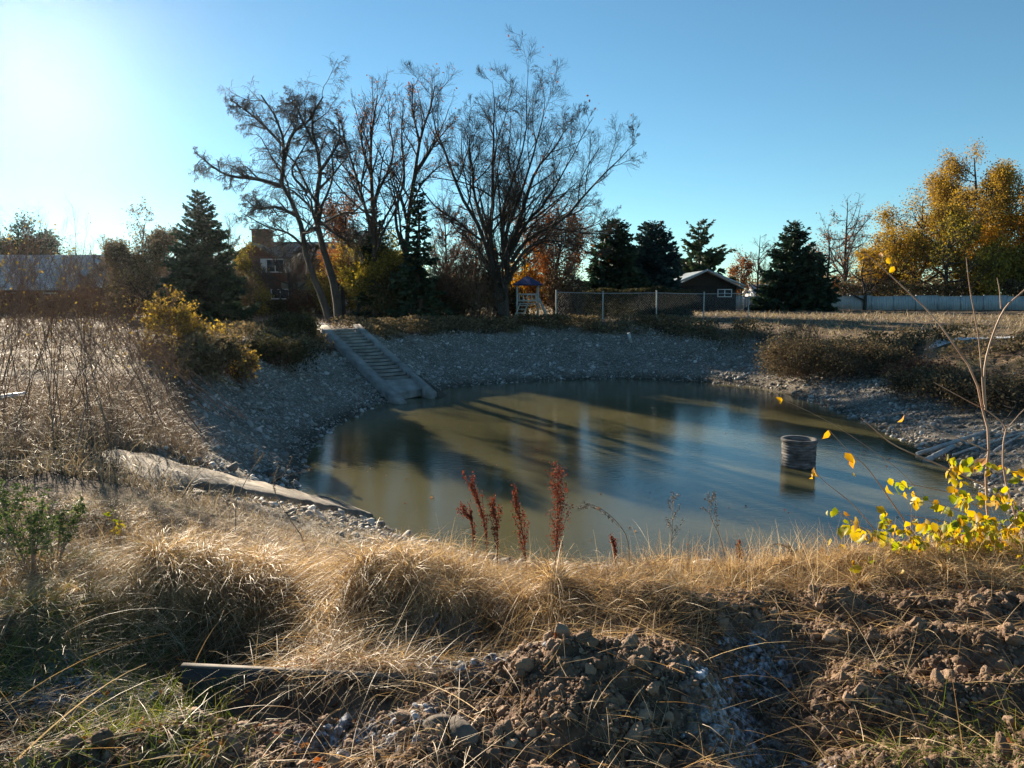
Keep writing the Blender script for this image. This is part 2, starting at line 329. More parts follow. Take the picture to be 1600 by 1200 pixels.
def zones(x, y):
    r = np.hypot(x, y)
    fg = sm((5.2-y)/1.2)*sm((y+1)/2)*(np.abs(x) < 8)
    n1 = fbm(x*1.3, y*1.3, 3, 3)
    edge = 3.2+.55*sm((x-.85)/.3)-.55*sm((.05-x)/.5)-.3*sm((-.9-x)/.6)          # dug soil: centre mound and right-hand strip
    soil = sm((edge-y)/.22+.5+(n1-.5)*2.2)*fg
    return soil, fg
def H(x, y):
    x = np.asarray(x, float); y = np.asarray(y, float)
    r, dw, dr = base(x, y); d = np.hypot(x, y)
    land = sm(dw/1.0)
    r = r+land*((fbm(x*.35, y*.35, 3, 1)-.5)*.22*sm(d/6)+(fbm(x*1.7, y*1.7, 3, 2)-.5)*.1)
    r = r+(fbm(x*6, y*6, 3, 5)-.5)*.035*sm(dw/.2+.6)
    # beyond the field the land is level
    near = y < 7
    for bx, by, a, sx, sy in BUMPS: r = r+np.where(near, a*np.exp(-((x-bx)/sx)**2-((y-by)/sy)**2), 0)
    soil, fg = zones(x, y)
    fur = np.sin((y*1.0+.22*x)*14+2.5*fbm(x*1.5, y*1.5, 2, 8))*.035*soil*sm((x-1.0)/.4)
    cl = (fbm(x*4, y*4, 2, 71)-.5)*.12+lumps(x*11, y*11, 1)*.025+lumps(x*23, y*23, 2)*.022+lumps(x*48, y*48, 3)*.012
    r = r+fur+np.where(near, soil*cl*1.25+fg*(1-soil)*(lumps(x*9, y*9, 4)*.02+(fbm(x*3, y*3, 3, 6)-.5)*.1), 0)
    # seat the stairs and the slab
    a = (x-ST_T[0])*ST_D[0]+(y-ST_T[1])*ST_D[1]; b = (x-ST_T[0])*ST_N[0]+(y-ST_T[1])*ST_N[1]
    inn = np.maximum(np.maximum(-b, b-ST_W), 0); al = sm((a+1.2)/1.2)*sm((ST_L+1.0-a)/1.0)
    w = sm(1-inn/1.8)*al; r = r*(1-w)+(stair_z(a)-.1)*w
    r = r-np.where((b > .1) & (b < ST_W-.1) & (a > 0) & (a < ST_L), .45, 0)
    a = (x-SL_A[0])*SL_D[0]+(y-SL_A[1])*SL_D[1]; b = (x-SL_A[0])*SL_N[0]+(y-SL_A[1])*SL_N[1]
    inn = np.maximum(np.maximum(-b, b-.85), 0); al = sm((a-.7)/.9)*sm((SL_L+.8-a)/.8)
    w = sm(1-inn/np.where(b < 0, 1.1, .6))*al; r = r*(1-w)+(slab_z(a)+.3*np.clip(b, 0, 1.2)-np.where(b < 0, .12, .06))*w
    return r
def on(x, y): return np.array([x, y, float(H(x, y))])
# fast lookup near the camera
fgx = np.arange(-9, 9.02, .03); fgy = np.arange(1, 9.02, .03); FXX, FYY = np.meshgrid(fgx, fgy, indexing='ij'); FH = H(FXX, FYY)
def Hf(x, y):
    fx = np.clip((x+9)/.03, 0, FH.shape[0]-1.001); fy = np.clip((y-1)/.03, 0, FH.shape[1]-1.001); i, j = fx.astype(int), fy.astype(int); fx = fx-i; fy = fy-j
    return (FH[i, j]*(1-fx)+FH[i+1, j]*fx)*(1-fy)+(FH[i, j+1]*(1-fx)+FH[i+1, j+1]*fx)*fy

ang = np.concatenate([np.radians(np.arange(-50, 50, .11)), np.radians(np.arange(50, 310, 2.0))])
rad = [.5]
while rad[-1] < 700:
    r_ = rad[-1]; rad.append(r_*(1.03 if r_ < 1.6 else 1.0045 if r_ < 7 else 1.009 if r_ < 60 else 1.05))
rad = np.array(rad); A, Rr = np.meshgrid(ang, rad, indexing='ij'); X = np.sin(A)*Rr; Y = np.cos(A)*Rr
Z = H(X, Y); nA, nR = X.shape
i, j = np.meshgrid(np.arange(nA), np.arange(nR-1), indexing='ij'); i2 = (i+1) % nA
Q = np.stack([i*nR+j, i*nR+j+1, i2*nR+j+1, i2*nR+j], -1).reshape(-1, 4)
mb = MB(); mb.add(np.stack([X, Y, Z], -1), Q)
cidx = mb.n; mb.add([[0, 0, 0]], np.zeros((0, 3), int))
mb.Ft.append(np.array([[cidx, k*nR, ((k+1) % nA)*nR] for k in range(nA)]))
# ground material: zones carried as an attribute of what the ground is made of
gm = bpy.data.materials.new('ground_mix'); gm.use_nodes = True; nt = gm.node_tree; N = nt.nodes; Lk = nt.links; p = N['Principled BSDF']
p.inputs['Roughness'].default_value = .95; p.inputs['Specular IOR Level'].default_value = .15
tc = N.new('ShaderNodeTexCoord'); att = N.new('ShaderNodeAttribute'); att.attribute_name = 'zone'; sep = N.new('ShaderNodeSeparateColor'); Lk.new(att.outputs['Color'], sep.inputs[0])
def noise(s, d=5, src=None):
    n = N.new('ShaderNodeTexNoise'); n.inputs['Scale'].default_value = s; n.inputs['Detail'].default_value = d; Lk.new(tc.outputs['Object'], n.inputs['Vector']); return n.outputs['Fac']
def ramp(f, cs, ps):
    r = N.new('ShaderNodeValToRGB'); e = r.color_ramp.elements; e[0].position = ps[0]; e[0].color = lin(cs[0]); e[1].position = ps[-1]; e[1].color = lin(cs[-1])
    for c, q in zip(cs[1:-1], ps[1:-1]): k = e.new(q); k.color = lin(c)
    Lk.new(f, r.inputs[0]); return r.outputs[0]
def mixc(f, a, b):
    m = N.new('ShaderNodeMix'); m.data_type = 'RGBA'; Lk.new(f, m.inputs[0]); Lk.new(a, m.inputs[6]); Lk.new(b, m.inputs[7]); return m.outputs[2]
field = ramp(noise(.55, 9), [(.05, .037, .028), (.12, .085, .06), (.2, .145, .095), (.11, .1, .055)], [.36, .47, .55, .66])
spk = ramp(noise(11, 4), [(.5, .42, .36), (1, 1, 1), (1.5, 1.35, 1.1)], [.35, .5, .68])
mm = N.new('ShaderNodeMix'); mm.data_type = 'RGBA'; mm.blend_type = 'MULTIPLY'; mm.inputs[0].default_value = 1; Lk.new(field, mm.inputs[6]); Lk.new(spk, mm.inputs[7]); field = mm.outputs[2]
vor = N.new('ShaderNodeTexVoronoi'); vor.inputs['Scale'].default_value = 14; Lk.new(tc.outputs['Object'], vor.inputs['Vector'])
sv = N.new('ShaderNodeSeparateColor'); Lk.new(vor.outputs['Color'], sv.inputs[0])
grav = ramp(sv.outputs[0], [(.12, .105, .088), (.21, .19, .165), (.3, .275, .235), (.45, .42, .38)], [.1, .4, .75, .97])
g2 = ramp(noise(.8, 6), [(.12, .1, .075), (.21, .18, .145)], [.4, .6])
grav = mixc(ramp(vor.outputs['Distance'], [(0, 0, 0), (1, 1, 1)], [.35, .65]), grav, g2)
soilc = ramp(noise(7, 9), [(.07, .043, .028), (.14, .09, .06), (.21, .145, .098)], [.35, .5, .65])
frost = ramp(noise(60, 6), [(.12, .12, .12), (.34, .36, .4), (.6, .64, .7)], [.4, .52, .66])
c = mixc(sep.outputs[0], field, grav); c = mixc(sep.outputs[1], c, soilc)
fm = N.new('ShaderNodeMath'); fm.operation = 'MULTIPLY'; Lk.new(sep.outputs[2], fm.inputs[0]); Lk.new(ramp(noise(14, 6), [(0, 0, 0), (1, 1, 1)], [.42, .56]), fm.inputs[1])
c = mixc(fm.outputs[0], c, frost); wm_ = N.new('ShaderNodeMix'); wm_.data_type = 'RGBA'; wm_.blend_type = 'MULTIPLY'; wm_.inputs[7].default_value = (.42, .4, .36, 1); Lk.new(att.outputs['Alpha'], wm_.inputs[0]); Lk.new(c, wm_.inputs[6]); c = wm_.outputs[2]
Lk.new(c, p.inputs['Base Color'])
bu = N.new('ShaderNodeBump'); bu.inputs['Strength'].default_value = .8; bu.inputs['Distance'].default_value = .03; Lk.new(noise(30, 8), bu.inputs['Height']); Lk.new(bu.outputs[0], p.inputs['Normal'])
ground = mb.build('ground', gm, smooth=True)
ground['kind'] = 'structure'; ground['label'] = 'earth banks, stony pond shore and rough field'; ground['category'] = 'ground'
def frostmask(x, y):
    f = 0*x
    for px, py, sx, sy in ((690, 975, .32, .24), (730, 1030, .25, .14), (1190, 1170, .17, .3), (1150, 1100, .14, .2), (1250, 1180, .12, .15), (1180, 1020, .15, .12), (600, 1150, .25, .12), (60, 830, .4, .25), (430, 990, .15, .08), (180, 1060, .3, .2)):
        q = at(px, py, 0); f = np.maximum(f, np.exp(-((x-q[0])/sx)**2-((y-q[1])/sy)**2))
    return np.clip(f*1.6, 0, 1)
gr = np.where(samp(DR, X, Y)+(fbm(X*.9, Y*.9, 3, 21)-.5)*3.0+4.5*sm((X-15)/2.5) < -1.1, 1., 0.)*((X > GX0) & (X < GX1) & (Y < GY1) & (Y > GY0))
gr = gr*sm((Y-7.0)/1.5)
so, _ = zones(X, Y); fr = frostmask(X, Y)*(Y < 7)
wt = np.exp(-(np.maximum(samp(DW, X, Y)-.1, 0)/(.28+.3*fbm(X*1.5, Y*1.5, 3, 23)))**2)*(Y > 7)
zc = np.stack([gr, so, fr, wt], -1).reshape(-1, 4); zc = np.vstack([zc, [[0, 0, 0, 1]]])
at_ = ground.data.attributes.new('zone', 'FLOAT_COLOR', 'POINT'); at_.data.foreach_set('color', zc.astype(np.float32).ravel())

# ------------------------------------------------------------------ pond water: turbid, sunlight scatters in it, rippled surface
wm = bpy.data.materials.new('pond_water'); wm.use_nodes = True; nt = wm.node_tree; N = nt.nodes; Lk = nt.links; p = N['Principled BSDF']
tc = N.new('ShaderNodeTexCoord')
p.subsurface_method = 'BURLEY'; p.inputs['Subsurface Weight'].default_value = .5; p.inputs['Subsurface Radius'].default_value = (1, .9, .6); p.inputs['Subsurface Scale'].default_value = .2
p.inputs['Roughness'].default_value = .05; p.inputs['IOR'].default_value = 1.333; p.inputs['Specular IOR Level'].default_value = .5
n_ = N.new('ShaderNodeTexNoise'); n_.inputs['Scale'].default_value = .25; Lk.new(tc.outputs['Object'], n_.inputs['Vector'])
r_ = N.new('ShaderNodeValToRGB'); r_.color_ramp.elements[0].color = (.075, .071, .034, 1); r_.color_ramp.elements[1].color = (.108, .098, .047, 1); r_.color_ramp.elements[0].position = .35; r_.color_ramp.elements[1].position = .65
Lk.new(n_.outputs['Fac'], r_.inputs[0]); Lk.new(r_.outputs[0], p.inputs['Base Color'])
mp = N.new('ShaderNodeMapping'); mp.inputs['Scale'].default_value = (1, 2.2, 1); Lk.new(tc.outputs['Object'], mp.inputs[0])
n2 = N.new('ShaderNodeTexNoise'); n2.inputs['Scale'].default_value = 5; n2.inputs['Detail'].default_value = 5; Lk.new(mp.outputs[0], n2.inputs['Vector'])
bu = N.new('ShaderNodeBump'); bu.inputs['Strength'].default_value = .5; bu.inputs['Distance'].default_value = .009; Lk.new(n2.outputs['Fac'], bu.inputs['Height']); Lk.new(bu.outputs[0], p.inputs['Normal'])
mb = MB(); cen = np.array([3., 24.]); ws = [1-k/12 for k in range(13)]
W1 = np.array([cen+(q-cen)*1.10 for q in WP]); n = len(W1); V = []
for s_ in ws: V += [[*(cen+(q-cen)*max(s_, .001)), WZ] for q in W1]
Q = [[k*n+i, k*n+(i+1) % n, (k+1)*n+(i+1) % n, (k+1)*n+i] for k in range(12) for i in range(n)]
mb.add(V, Q); wat = mb.build('water', wm, smooth=True); wat['kind'] = 'structure'; wat['label'] = 'murky olive pond water with sky reflections'; wat['category'] = 'water'
# ------------------------------------------------------------------ concrete stairs
def st(a, b, dz=0.0): q = ST_T+ST_D*a+ST_N*b; return np.array([q[0], q[1], float(stair_z(a))+dz])
t = thing('concrete_stairs', 'straight flight of grey concrete steps running down the bank into the pond', 'stairs', on(*ST_T))
for b0, b1, a1 in ((0, .48, ST_L+.3), (ST_W-.34, ST_W, ST_L-.35)):
    m = MB(); pr = [st(-.25, b0, .17), st(-.25, b1, .17), st(-.25, b1, -.6), st(-.25, b0, -.6)]; pe = [st(a1, b0, .12), st(a1, b1, .12), st(a1, b1, -.7), st(a1, b0, -.7)]
    ns = 12; V = []
    for k in range(ns+1):
        f = k/ns
        for q0, q1 in zip(pr, pe): V.append(q0*(1-f)+q1*f+np.array([0, 0, .012*math.sin(k*2.3+b0)]))
    m.add(V, [[k*4+i, k*4+(i+1) % 4, k*4+4+(i+1) % 4, k*4+4+i] for k in range(ns) for i in range(4)]+[[3, 2, 1, 0], [ns*4, ns*4+1, ns*4+2, ns*4+3]])
    m.build('cheek_wall', M['concrete'], t)
NS = 16; run = (ST_L-1.9)/NS
for k in range(NS):
    a0 = k*run; m = MB(); z0 = float(stair_z(a0+run*.6))+.10
    q = [st(a0-.02, .5), st(a0-.02, ST_W-.34), st(a0+run*.62, ST_W-.34), st(a0+run*.62, .5)]
    for v in q: v[2] = z0
    V, qd, tr = prism(q, (0, 0, -.1)); m.add(V, qd); m.add(V, tr); m.build('step', M['concrete'], t)
m = MB(); q = [st(-.2, .46, -.3), st(-.2, ST_W-.34, -.3), st(ST_L-1.45, ST_W-.34, -.3), st(ST_L-1.45, .46, -.3)]  # sunken below the treads; open gaps added so dark lines show between steps
V, qd, tr = prism(q, (0, 0, -.2)); m.add(V, qd); m.add(V, tr); m.build('underside_slab', M['oldconcrete'], t)
m = MB(); q = [st(ST_L-1.9, .5, .06), st(ST_L-1.9, ST_W-.36, .06), st(ST_L-1.0, ST_W-.36, .0), st(ST_L-.75, .5, .0)]
V, qd, tr = prism(q, (0, 0, -.3)); m.add(V, qd); m.add(V, tr); m.build('bottom_slab', M['concrete'], t)

# ------------------------------------------------------------------ sloping concrete wall at left
m = MB(); ns = 40; g = rng(3); V = []
for k in range(ns+1):
    a = .8+(SL_L-.5)*k/ns; z = float(slab_z(a)); w = 1.15-.45*(k/ns); n = .02*g.normal(); e = .03*g.normal()
    for b, dz in ((-.02+n*.6, .0), (.03+n, .035), (w+e, .03+.32*w+.01*g.normal()), (w+.05+e, -.2), (-.04, -.6)):
        q = SL_A+SL_D*a+SL_N*b; V.append([q[0], q[1], z+.03-.25*max(0, 1-k/5)+dz+.012*math.sin(k*.9)])
m.add(V, [[k*5+i, k*5+(i+1) % 5, k*5+5+(i+1) % 5, k*5+5+i] for k in range(ns) for i in range(5)]+[[4, 3, 2, 1], [ns*5+1, ns*5+2, ns*5+3, ns*5+4]])
tag(m.build('concrete_slab', M['oldconcrete'], loc=(SL_A[0], SL_A[1], 0)), 'worn tan concrete slab sloping down the left bank to the water', 'concrete slab')

# ------------------------------------------------------------------ round pipe standing in the water
c0 = at(1247, 728, WZ); t = thing('standpipe', 'dark ribbed round concrete pipe standing upright in the pond', 'pipe', c0)
R0 = .405; prof = []; hgt = .70
for k in range(22):
    z = -.9+(.9+hgt-.07)*k/22; h_ = (.9+hgt-.07)/22
    prof += [(R0-.012, z), (R0+.004+.004*(k % 3), z+h_*.3), (R0+.006, z+h_*.7), (R0-.012, z+h_*.97)]
m = MB(); m.add(*lathe(prof, c0)); m.build('barrel', M['pipe'], t, smooth=True)
rimp = [(R0+.02, hgt-.075), (R0+.035, hgt-.06), (R0+.035, hgt-.012), (R0+.022, hgt), (R0-.05, hgt), (R0-.06, hgt-.01), (R0-.065, hgt-.1), (R0-.07, -.9)]
m = MB(); m.add(*lathe([(R0-.02, hgt-.075)]+rimp, c0)); m.build('rim', M['pipe'], t, smooth=True)
m = MB(); m.add(*lathe([(R0-.068, .02), (R0-.068, .03), (.001, .03)], c0)); m.build('inner_water', wm, t)

# ------------------------------------------------------------------ logs and poles on the right shore
def log(name, label, a, b, r, mat, group=None, bend=.04, seed=0):
    g = rng(seed); K = 14; tt = np.linspace(0, 1, K)[:, None]; P = np.array(a)*(1-tt)+np.array(b)*tt; P[:, 2] += bend*np.sin(tt[:, 0]*PI)+.004*g.normal(size=K)
    Rr_ = r*(1-.25*tt[:, 0])*(1+.05*g.normal(size=K)); m = MB(); V, Q_ = tubes(P, Rr_, 12)
    m.add(V, Q_)
    for e, rev in ((0, 1), (K-1, 0)):
        ring = V[e*12:(e+1)*12]; c_ = ring.mean(0); m.add(np.vstack([ring, c_]), [[12, (i+1) % 12, i] if rev else [12, i, (i+1) % 12] for i in range(12)])
    return tag(m.build(name, mat, smooth=False, loc=tuple(P.mean(0))), label, 'log', group)
def shore(px, py, z, up=.08): q = at(px, py, z); q[2] = float(H(q[0], q[1]))+up; return q
log('log', 'thick pale log lying longest and topmost on the stony right shore', shore(1433, 702, -2.45, .12), shore(1541, 682, -2.1, .12), .062, M['log'], bend=.01, seed=1)
log('log', 'short stubby pale log below the longer thick log', shore(1447, 715, -2.5, .13), shore(1490, 702, -2.4, .13), .085, M['log'], bend=0, seed=2)
log('pole', 'thin straight grey pole running right from the short log end', shore(1488, 712, -2.45, .1), shore(1612, 667, -1.6, .14), .03, M['log'], bend=.02, seed=3)
log('pole', 'thin pale pole slanting steeply behind the sapling stems', shore(1552, 715, -2.3, .1), shore(1612, 668, -1.6, .2), .028, M['log'], bend=.02, seed=4)
# white pipe, left edge
log('white_pipe', 'white plastic pipe lying in the weeds at the left edge', shore(-60, 640, 0, .12), shore(42, 629, 0, .16), .045, M['pvc'], bend=0, seed=5)

# ------------------------------------------------------------------ houses
def Wp(px, py, Y): return atY(px, py, Y)
def hbox(m, x0, x1, y0, y1, z0, z1): m.add(*box(((x0+x1)/2, (y0+y1)/2, (z0+z1)/2), (x1-x0, y1-y0, z1-z0)))
def window(t, x0, x1, z0, z1, y, shutters=0):
    fr_ = MB(); w = .09
    for a in ((x0-w, x1+w, z1, z1+w), (x0-w, x1+w, z0-w, z0), (x0-w, x0, z0, z1), (x1, x1+w, z0, z1), ((x0+x1)/2-.04, (x0+x1)/2+.04, z0, z1)): hbox(fr_, a[0], a[1], y-.07, y-.003, a[2], a[3])
    wdw = MB(); hbox(wdw, x0, x1, y-.03, y-.004, z0, z1); W_ = wdw.build('window', M['glass'], t)
    f = fr_.build('frame', M['white'], t); f.parent = W_; f.location = (0, 0, 0)
    if shutters:
        for s_ in (-1, 1):
            m = MB(); xs = x0-w-.03-shutters if s_ < 0 else x1+w+.03; hbox(m, xs, xs+shutters, y-.06, y-.003, z0-w, z1+w)
            for k in range(9): zz = z0+(z1-z0)*(k+.5)/9; m.add(*box((xs+shutters/2, y-.07, zz), (shutters*.8, .03, .05)))
            m.build('shutter', M['white'], t)
def gable(m, x0, x1, y0, y1, ze, zr, th=.18, oh=.4, axis='x'):
    if axis == 'x':
        ym = (y0+y1)/2; s = (zr-ze)/(ym-y0)
        for sg, ya in ((1, y0-oh), (-1, y1+oh)):
            za = ze-s*oh; q = [(x0-oh, ya, za), (x1+oh, ya, za), (x1+oh, ym, zr), (x0-oh, ym, zr)]
            V, qd, tr = prism(q, (0, 0, th)); m.add(V, qd); m.add(V, tr)
    else:
        xm = (x0+x1)/2; s = (zr-ze)/(xm-x0)
        for xa in (x0-oh, x1+oh):
            za = ze-s*oh; q = [(xa, y0-oh, za), (xa, y1+oh, za), (xm, y1+oh, zr), (xm, y0-oh, zr)]
            V, qd, tr = prism(q, (0, 0, th)); m.add(V, qd); m.add(V, tr)
def walls(m, x0, x1, y0, y1, ze, zr=None, axis='x', z0=-.2):
    if zr is None or axis == 'x':
        hbox(m, x0, x1, y0, y1, z0, ze)
        if zr:
            ym = (y0+y1)/2
            V, qd, tr = prism([(x0, y0, ze), (x0, y1, ze), (x0, ym, zr)], (x1-x0, 0, 0)); m.add(V, qd); m.add(V, tr)
    else:
        hbox(m, x0, x1, y0, y1, z0, ze); xm = (x0+x1)/2
        V, qd, tr = prism([(x0, y0, ze), (x1, y0, ze), (xm, y0, zr)], (0, y1-y0, 0)); m.add(V, qd); m.add(V, tr)
# two-storey brick house
YH = 68.; X_ = lambda px, Y=YH: float(Wp(px, 465, Y)[0]); Z_ = lambda py, Y=YH: float(Wp(800, py, Y)[2])
t = thing('brick_house', 'two storey brick house with white shuttered window among the trees', 'house', (X_(428), YH, 0))
x0, x1 = X_(378), X_(486); m = MB(); walls(m, x0, x1, YH, YH+8, Z_(402), Z_(376)); m.build('wall', M['brick'], t)
m = MB(); gable(m, x0, x1+4, YH, YH+8, Z_(402), Z_(376)); m.build('roof', M['roof'], t)
m = MB(); gx0, gx1 = X_(375), X_(440); walls(m, gx0, gx1, YH-1.2, YH+3, Z_(402), Z_(384), 'y'); m.build('front_gable', M['brick'], t)
m = MB(); gable(m, gx0, gx1, YH-1.2, YH+3.5, Z_(402), Z_(384), axis='y'); m.build('gable_roof', M['roof'], t)
m = MB(); hbox(m, X_(391), X_(416), YH+1, YH+2.6, 4, Z_(358)); hbox(m, X_(389), X_(418), YH+.9, YH+2.7, Z_(358), Z_(356)); m.build('chimney', M['brick'], t)
m = MB(); hbox(m, x0+.05, x1+.03, YH-.012, YH, Z_(470), Z_(440)); m.build('lower_siding', M['siding'], t)
window(t, X_(426), X_(451), Z_(425), Z_(407), YH-1.2, .45); window(t, X_(432), X_(457), Z_(466), Z_(453), YH-1.2)
m = MB(); walls(m, X_(486), X_(566), YH+1, YH+8, Z_(455)); m.build('garage_wall', M['siding'], t)
m = MB(); V, qd, tr = prism([(X_(484), YH-1.5, Z_(457)), (X_(572), YH-1.5, Z_(457)), (X_(572), YH+7.5, Z_(428)), (X_(484), YH+7.5, Z_(428))], (0, 0, .2)); m.add(V, qd); m.add(V, tr); m.build('porch_roof', M['roof'], t)
for px in (494, 520, 546, 566): m = MB(); m.add(*box((X_(px), YH-1.2, 1.0), (.22, .22, 2.2))); m.build('porch_post', M['white'], t)
m = MB(); hbox(m, X_(529), X_(543), YH+.95, YH+.997, 0, 2.1); hbox(m, X_(548), X_(560), YH+.95, YH+.997, 0, 2.1); m.build('garage_door', M['white'], t)
# long low house at the left edge
YL = 74.; t = thing('ranch_house', 'long low house with pale frosted roof at the left edge', 'house', (X_(40, YL), YL, 0))
xa, xb, xc = X_(-120, YL), X_(112, YL), X_(252, YL); zt = lambda py: float(Wp(0, py, YL)[2])
m = MB(); hbox(m, xa, xb, YL, YL+11, -.2, zt(449)); m.build('wall', M['brick'], t)
m = MB(); gable(m, xa, xb, YL, YL+11, zt(448), zt(404)+.5, oh=.6); m.build('roof', M['frostroof'], t)
m = MB(); hbox(m, xb, xc, YL+1.5, YL+11, -.2, zt(447)); m.build('wing_wall', M['brick'], t)
m = MB(); gable(m, xb+.65, xc, YL+1.5, YL+10, zt(447), zt(418), oh=.5); m.build('wing_roof', M['frostroof'], t)
m = MB(); hbox(m, xb+1, xc-.5, YL+4.6, YL+5.6, zt(421), zt(413)); m.build('ridge_vent', M['roof'], t)
window(t, X_(20, YL), X_(50, YL), .9, 2.0, YL); window(t, X_(70, YL), X_(90, YL), .9, 2.0, YL)
# dark gabled barn at right
YB = 84.; xb0, xb1 = X_(1053, YB), X_(1150, YB); zb = lambda py: float(Wp(0, py, YB)[2])
t = thing('gabled_shed', 'dark open fronted building with pale gable roof edge behind the white fence', 'shed', ((xb0+xb1)/2, YB, 0))
m = MB(); walls(m, xb0, xb1, YB, YB+9, zb(447), zb(425), 'y'); m.build('wall', M['darkwood'], t)
m = MB(); gable(m, xb0, xb1, YB, YB+9, zb(447), zb(424), oh=.7, axis='y', th=.12); m.build('roof', M['tinroof'], t)
m = MB(); xm_ = (xb0+xb1)/2
for xe in (xb0-.75, xb1+.75): m.add(*bar((xe, YB-.76, zb(447)-.0), (xm_, YB-.76, zb(424)+.12), .06, .22))
m.build('fascia', M['steel'], t)
window(t, X_(1122, YB), X_(1142, YB), zb(463), zb(453), YB)
m = MB(); hbox(m, X_(1080, YB), X_(1110, YB), YB-.05, YB-.003, 0, 2.1); m.build('door', M['darkwood'], t)
# small far pale houses glimpsed behind the fence
for px0, px1, Y0, lab in ((1336, 1362, 128., 'small pale house glimpsed under the golden trees'), (1180, 1212, 132., 'tiny white shed glimpsed beside the dark conifer')):
    t = thing('distant_house', lab, 'house', (X_((px0+px1)/2, Y0), Y0, 0)); m = MB(); xx0, xx1 = X_(px0, Y0), X_(px1, Y0); walls(m, xx0, xx1, Y0, Y0+6, 2.4, 3.6); m.build('wall', M['white'], t)
    m = MB(); gable(m, xx0, xx1, Y0, Y0+6, 2.4, 3.8); m.build('roof', M['frostroof'], t); window(t, (xx0+xx1)/2-.5, (xx0+xx1)/2+.5, 1, 2, Y0)

# ------------------------------------------------------------------ pale panel fence on the right
t = thing('panel_fence', 'long pale grey panel fence along the far side of the field', 'fence', (X_(1080, 96), 96, 0))
A_ = np.array([X_(1068, 97), 97.]); B_ = np.array([X_(1760, 88), 88.]); npan = 20
for k in range(npan):
    a, b = A_+(B_-A_)*k/npan, A_+(B_-A_)*(k+1)/npan; d = (b-a)/np.linalg.norm(b-a); a2, b2 = a+d*.07, b-d*.07; z0, z1 = float(H(*a))+.06, 1.75+.05*((k*7) % 3)-.05
    m = MB()
    for j in range(12):
        p0, p1 = a2+(b2-a2)*(j+.02)/12, a2+(b2-a2)*(j+.98)/12; o_ = .012*(j % 2)
        m.add(*bar((p0[0], p0[1]+o_, (z0+z1)/2), (p1[0], p1[1]+o_, (z0+z1)/2), .03, z1-z0))
    m.add(*bar((a2[0], a2[1], z1+.03), (b2[0], b2[1], z1+.03), .07, .06)); m.build('panel', M['vinyl'], t)
    m = MB(); m.add(*box((a[0], a[1], z1/2+.05), (.13, .13, z1+.14))); m.build('post', M['steel'], t)

# ------------------------------------------------------------------ chain-link fence
YC = 49.; t = thing('chain_link_fence', 'wire mesh fence on steel posts behind the far bank', 'fence', (X_(870, YC), YC, 0))
cp = [(869, 48.5), (942, 49), (1026, 50), (1100, 52), (1170, 55)]; pts = [np.array([X_(a, b), b, float(H(X_(a, b), b))]) for a, b in cp]
for q in pts: m = MB(); V, Q_ = tubes([q+[0, 0, -.1], q+[0, 0, 1.0], q+[0, 0, 2.02]], [.045]*3, 8); m.add(V, Q_); m.add(*box(q+np.array([0, 0, 2.05]), (.1, .1, .06))); m.build('post', M['steel'], t)
for a, b in zip(pts[:-1], pts[1:]):
    m = MB(); V, Q_ = tubes([a+[0, 0, 1.93], (a+b)/2+[0, 0, 1.92], b+[0, 0, 1.93]], [.022]*3, 6); m.add(V, Q_); m.build('top_rail', M['steel'], t)
    L_ = np.linalg.norm(b-a); h_ = 1.8; P_ = []; s_ = .17
    for k in range(int(-h_/s_), int(L_/s_)+1):
        for dr_ in (1, -1):
            u0, u1 = k*s_, k*s_+h_; z0, z1 = (0, h_) if dr_ > 0 else (h_, 0)
            c0_, c1_ = max(u0, 0), min(u1, L_)
            if c1_-c0_ < .05: continue
            f0, f1 = (c0_-u0)/h_, (c1_-u0)/h_; pa = a+(b-a)*c0_/L_; pb = a+(b-a)*c1_/L_
            P_.append([pa+[0, dr_*.004, .1+z0+(z1-z0)*f0], pb+[0, dr_*.004, .1+z0+(z1-z0)*f1]])
    P_ = np.array(P_); V, Q_ = tubes(P_, np.full((len(P_), 2), .0025), 3); m = MB(); m.add(V, Q_); m.build('wire_mesh', M['steel'], t)

# ------------------------------------------------------------------ play tower with blue roof
YP = 47.2; x0, x1 = X_(808, YP), X_(841, YP); y1 = YP+1.4; g0 = float(H((x0+x1)/2, YP)); t = thing('play_tower', 'weathered wooden play tower with blue pyramid roof near the big bare tree', 'play tower', ((x0+x1)/2, YP, g0))
for xx, yy in ((x0, YP), (x1, YP), (x0, y1), (x1, y1)): m = MB(); m.add(*box((xx, yy, g0+1.2), (.11, .11, 2.5))); m.build('post', M['playwood'], t)
m = MB(); xm, ym = (x0+x1)/2, (YP+y1)/2; e = .28; zr0, zr1 = g0+2.38, g0+2.95
V = [(x0-e, YP-e, zr0), (x1+e, YP-e, zr0), (x1+e, y1+e, zr0), (x0-e, y1+e, zr0), (xm, ym, zr1)]+[(x0-e, YP-e, zr0-.06), (x1+e, YP-e, zr0-.06), (x1+e, y1+e, zr0-.06), (x0-e, y1+e, zr0-.06)]
m.add(V, [[0, 1, 4], [1, 2, 4], [2, 3, 4], [3, 0, 4]]); m.add(V, [[i, 5+i, 5+(i+1) % 4, (i+1) % 4] for i in range(4)]+[[8, 7, 6, 5]]); m.build('canopy', M['bluetarp'], t)
m = MB(); m.add(*box((xm, ym, g0+1.15), (x1-x0-.12, y1-YP-.12, .07))); m.build('platform', M['playwood'], t)
for yy in (YP, y1):
    m = MB()
    for zz in (1.35, 1.75): m.add(*box((xm, yy, g0+zz), (x1-x0-.12, .05, .1)))
    for k in range(5): m.add(*box((x0+(x1-x0)*(k+.5)/5, yy+.003, g0+1.5), (.06, .03, .5)))
    m.build('railing', M['playwood'], t)
m = MB()
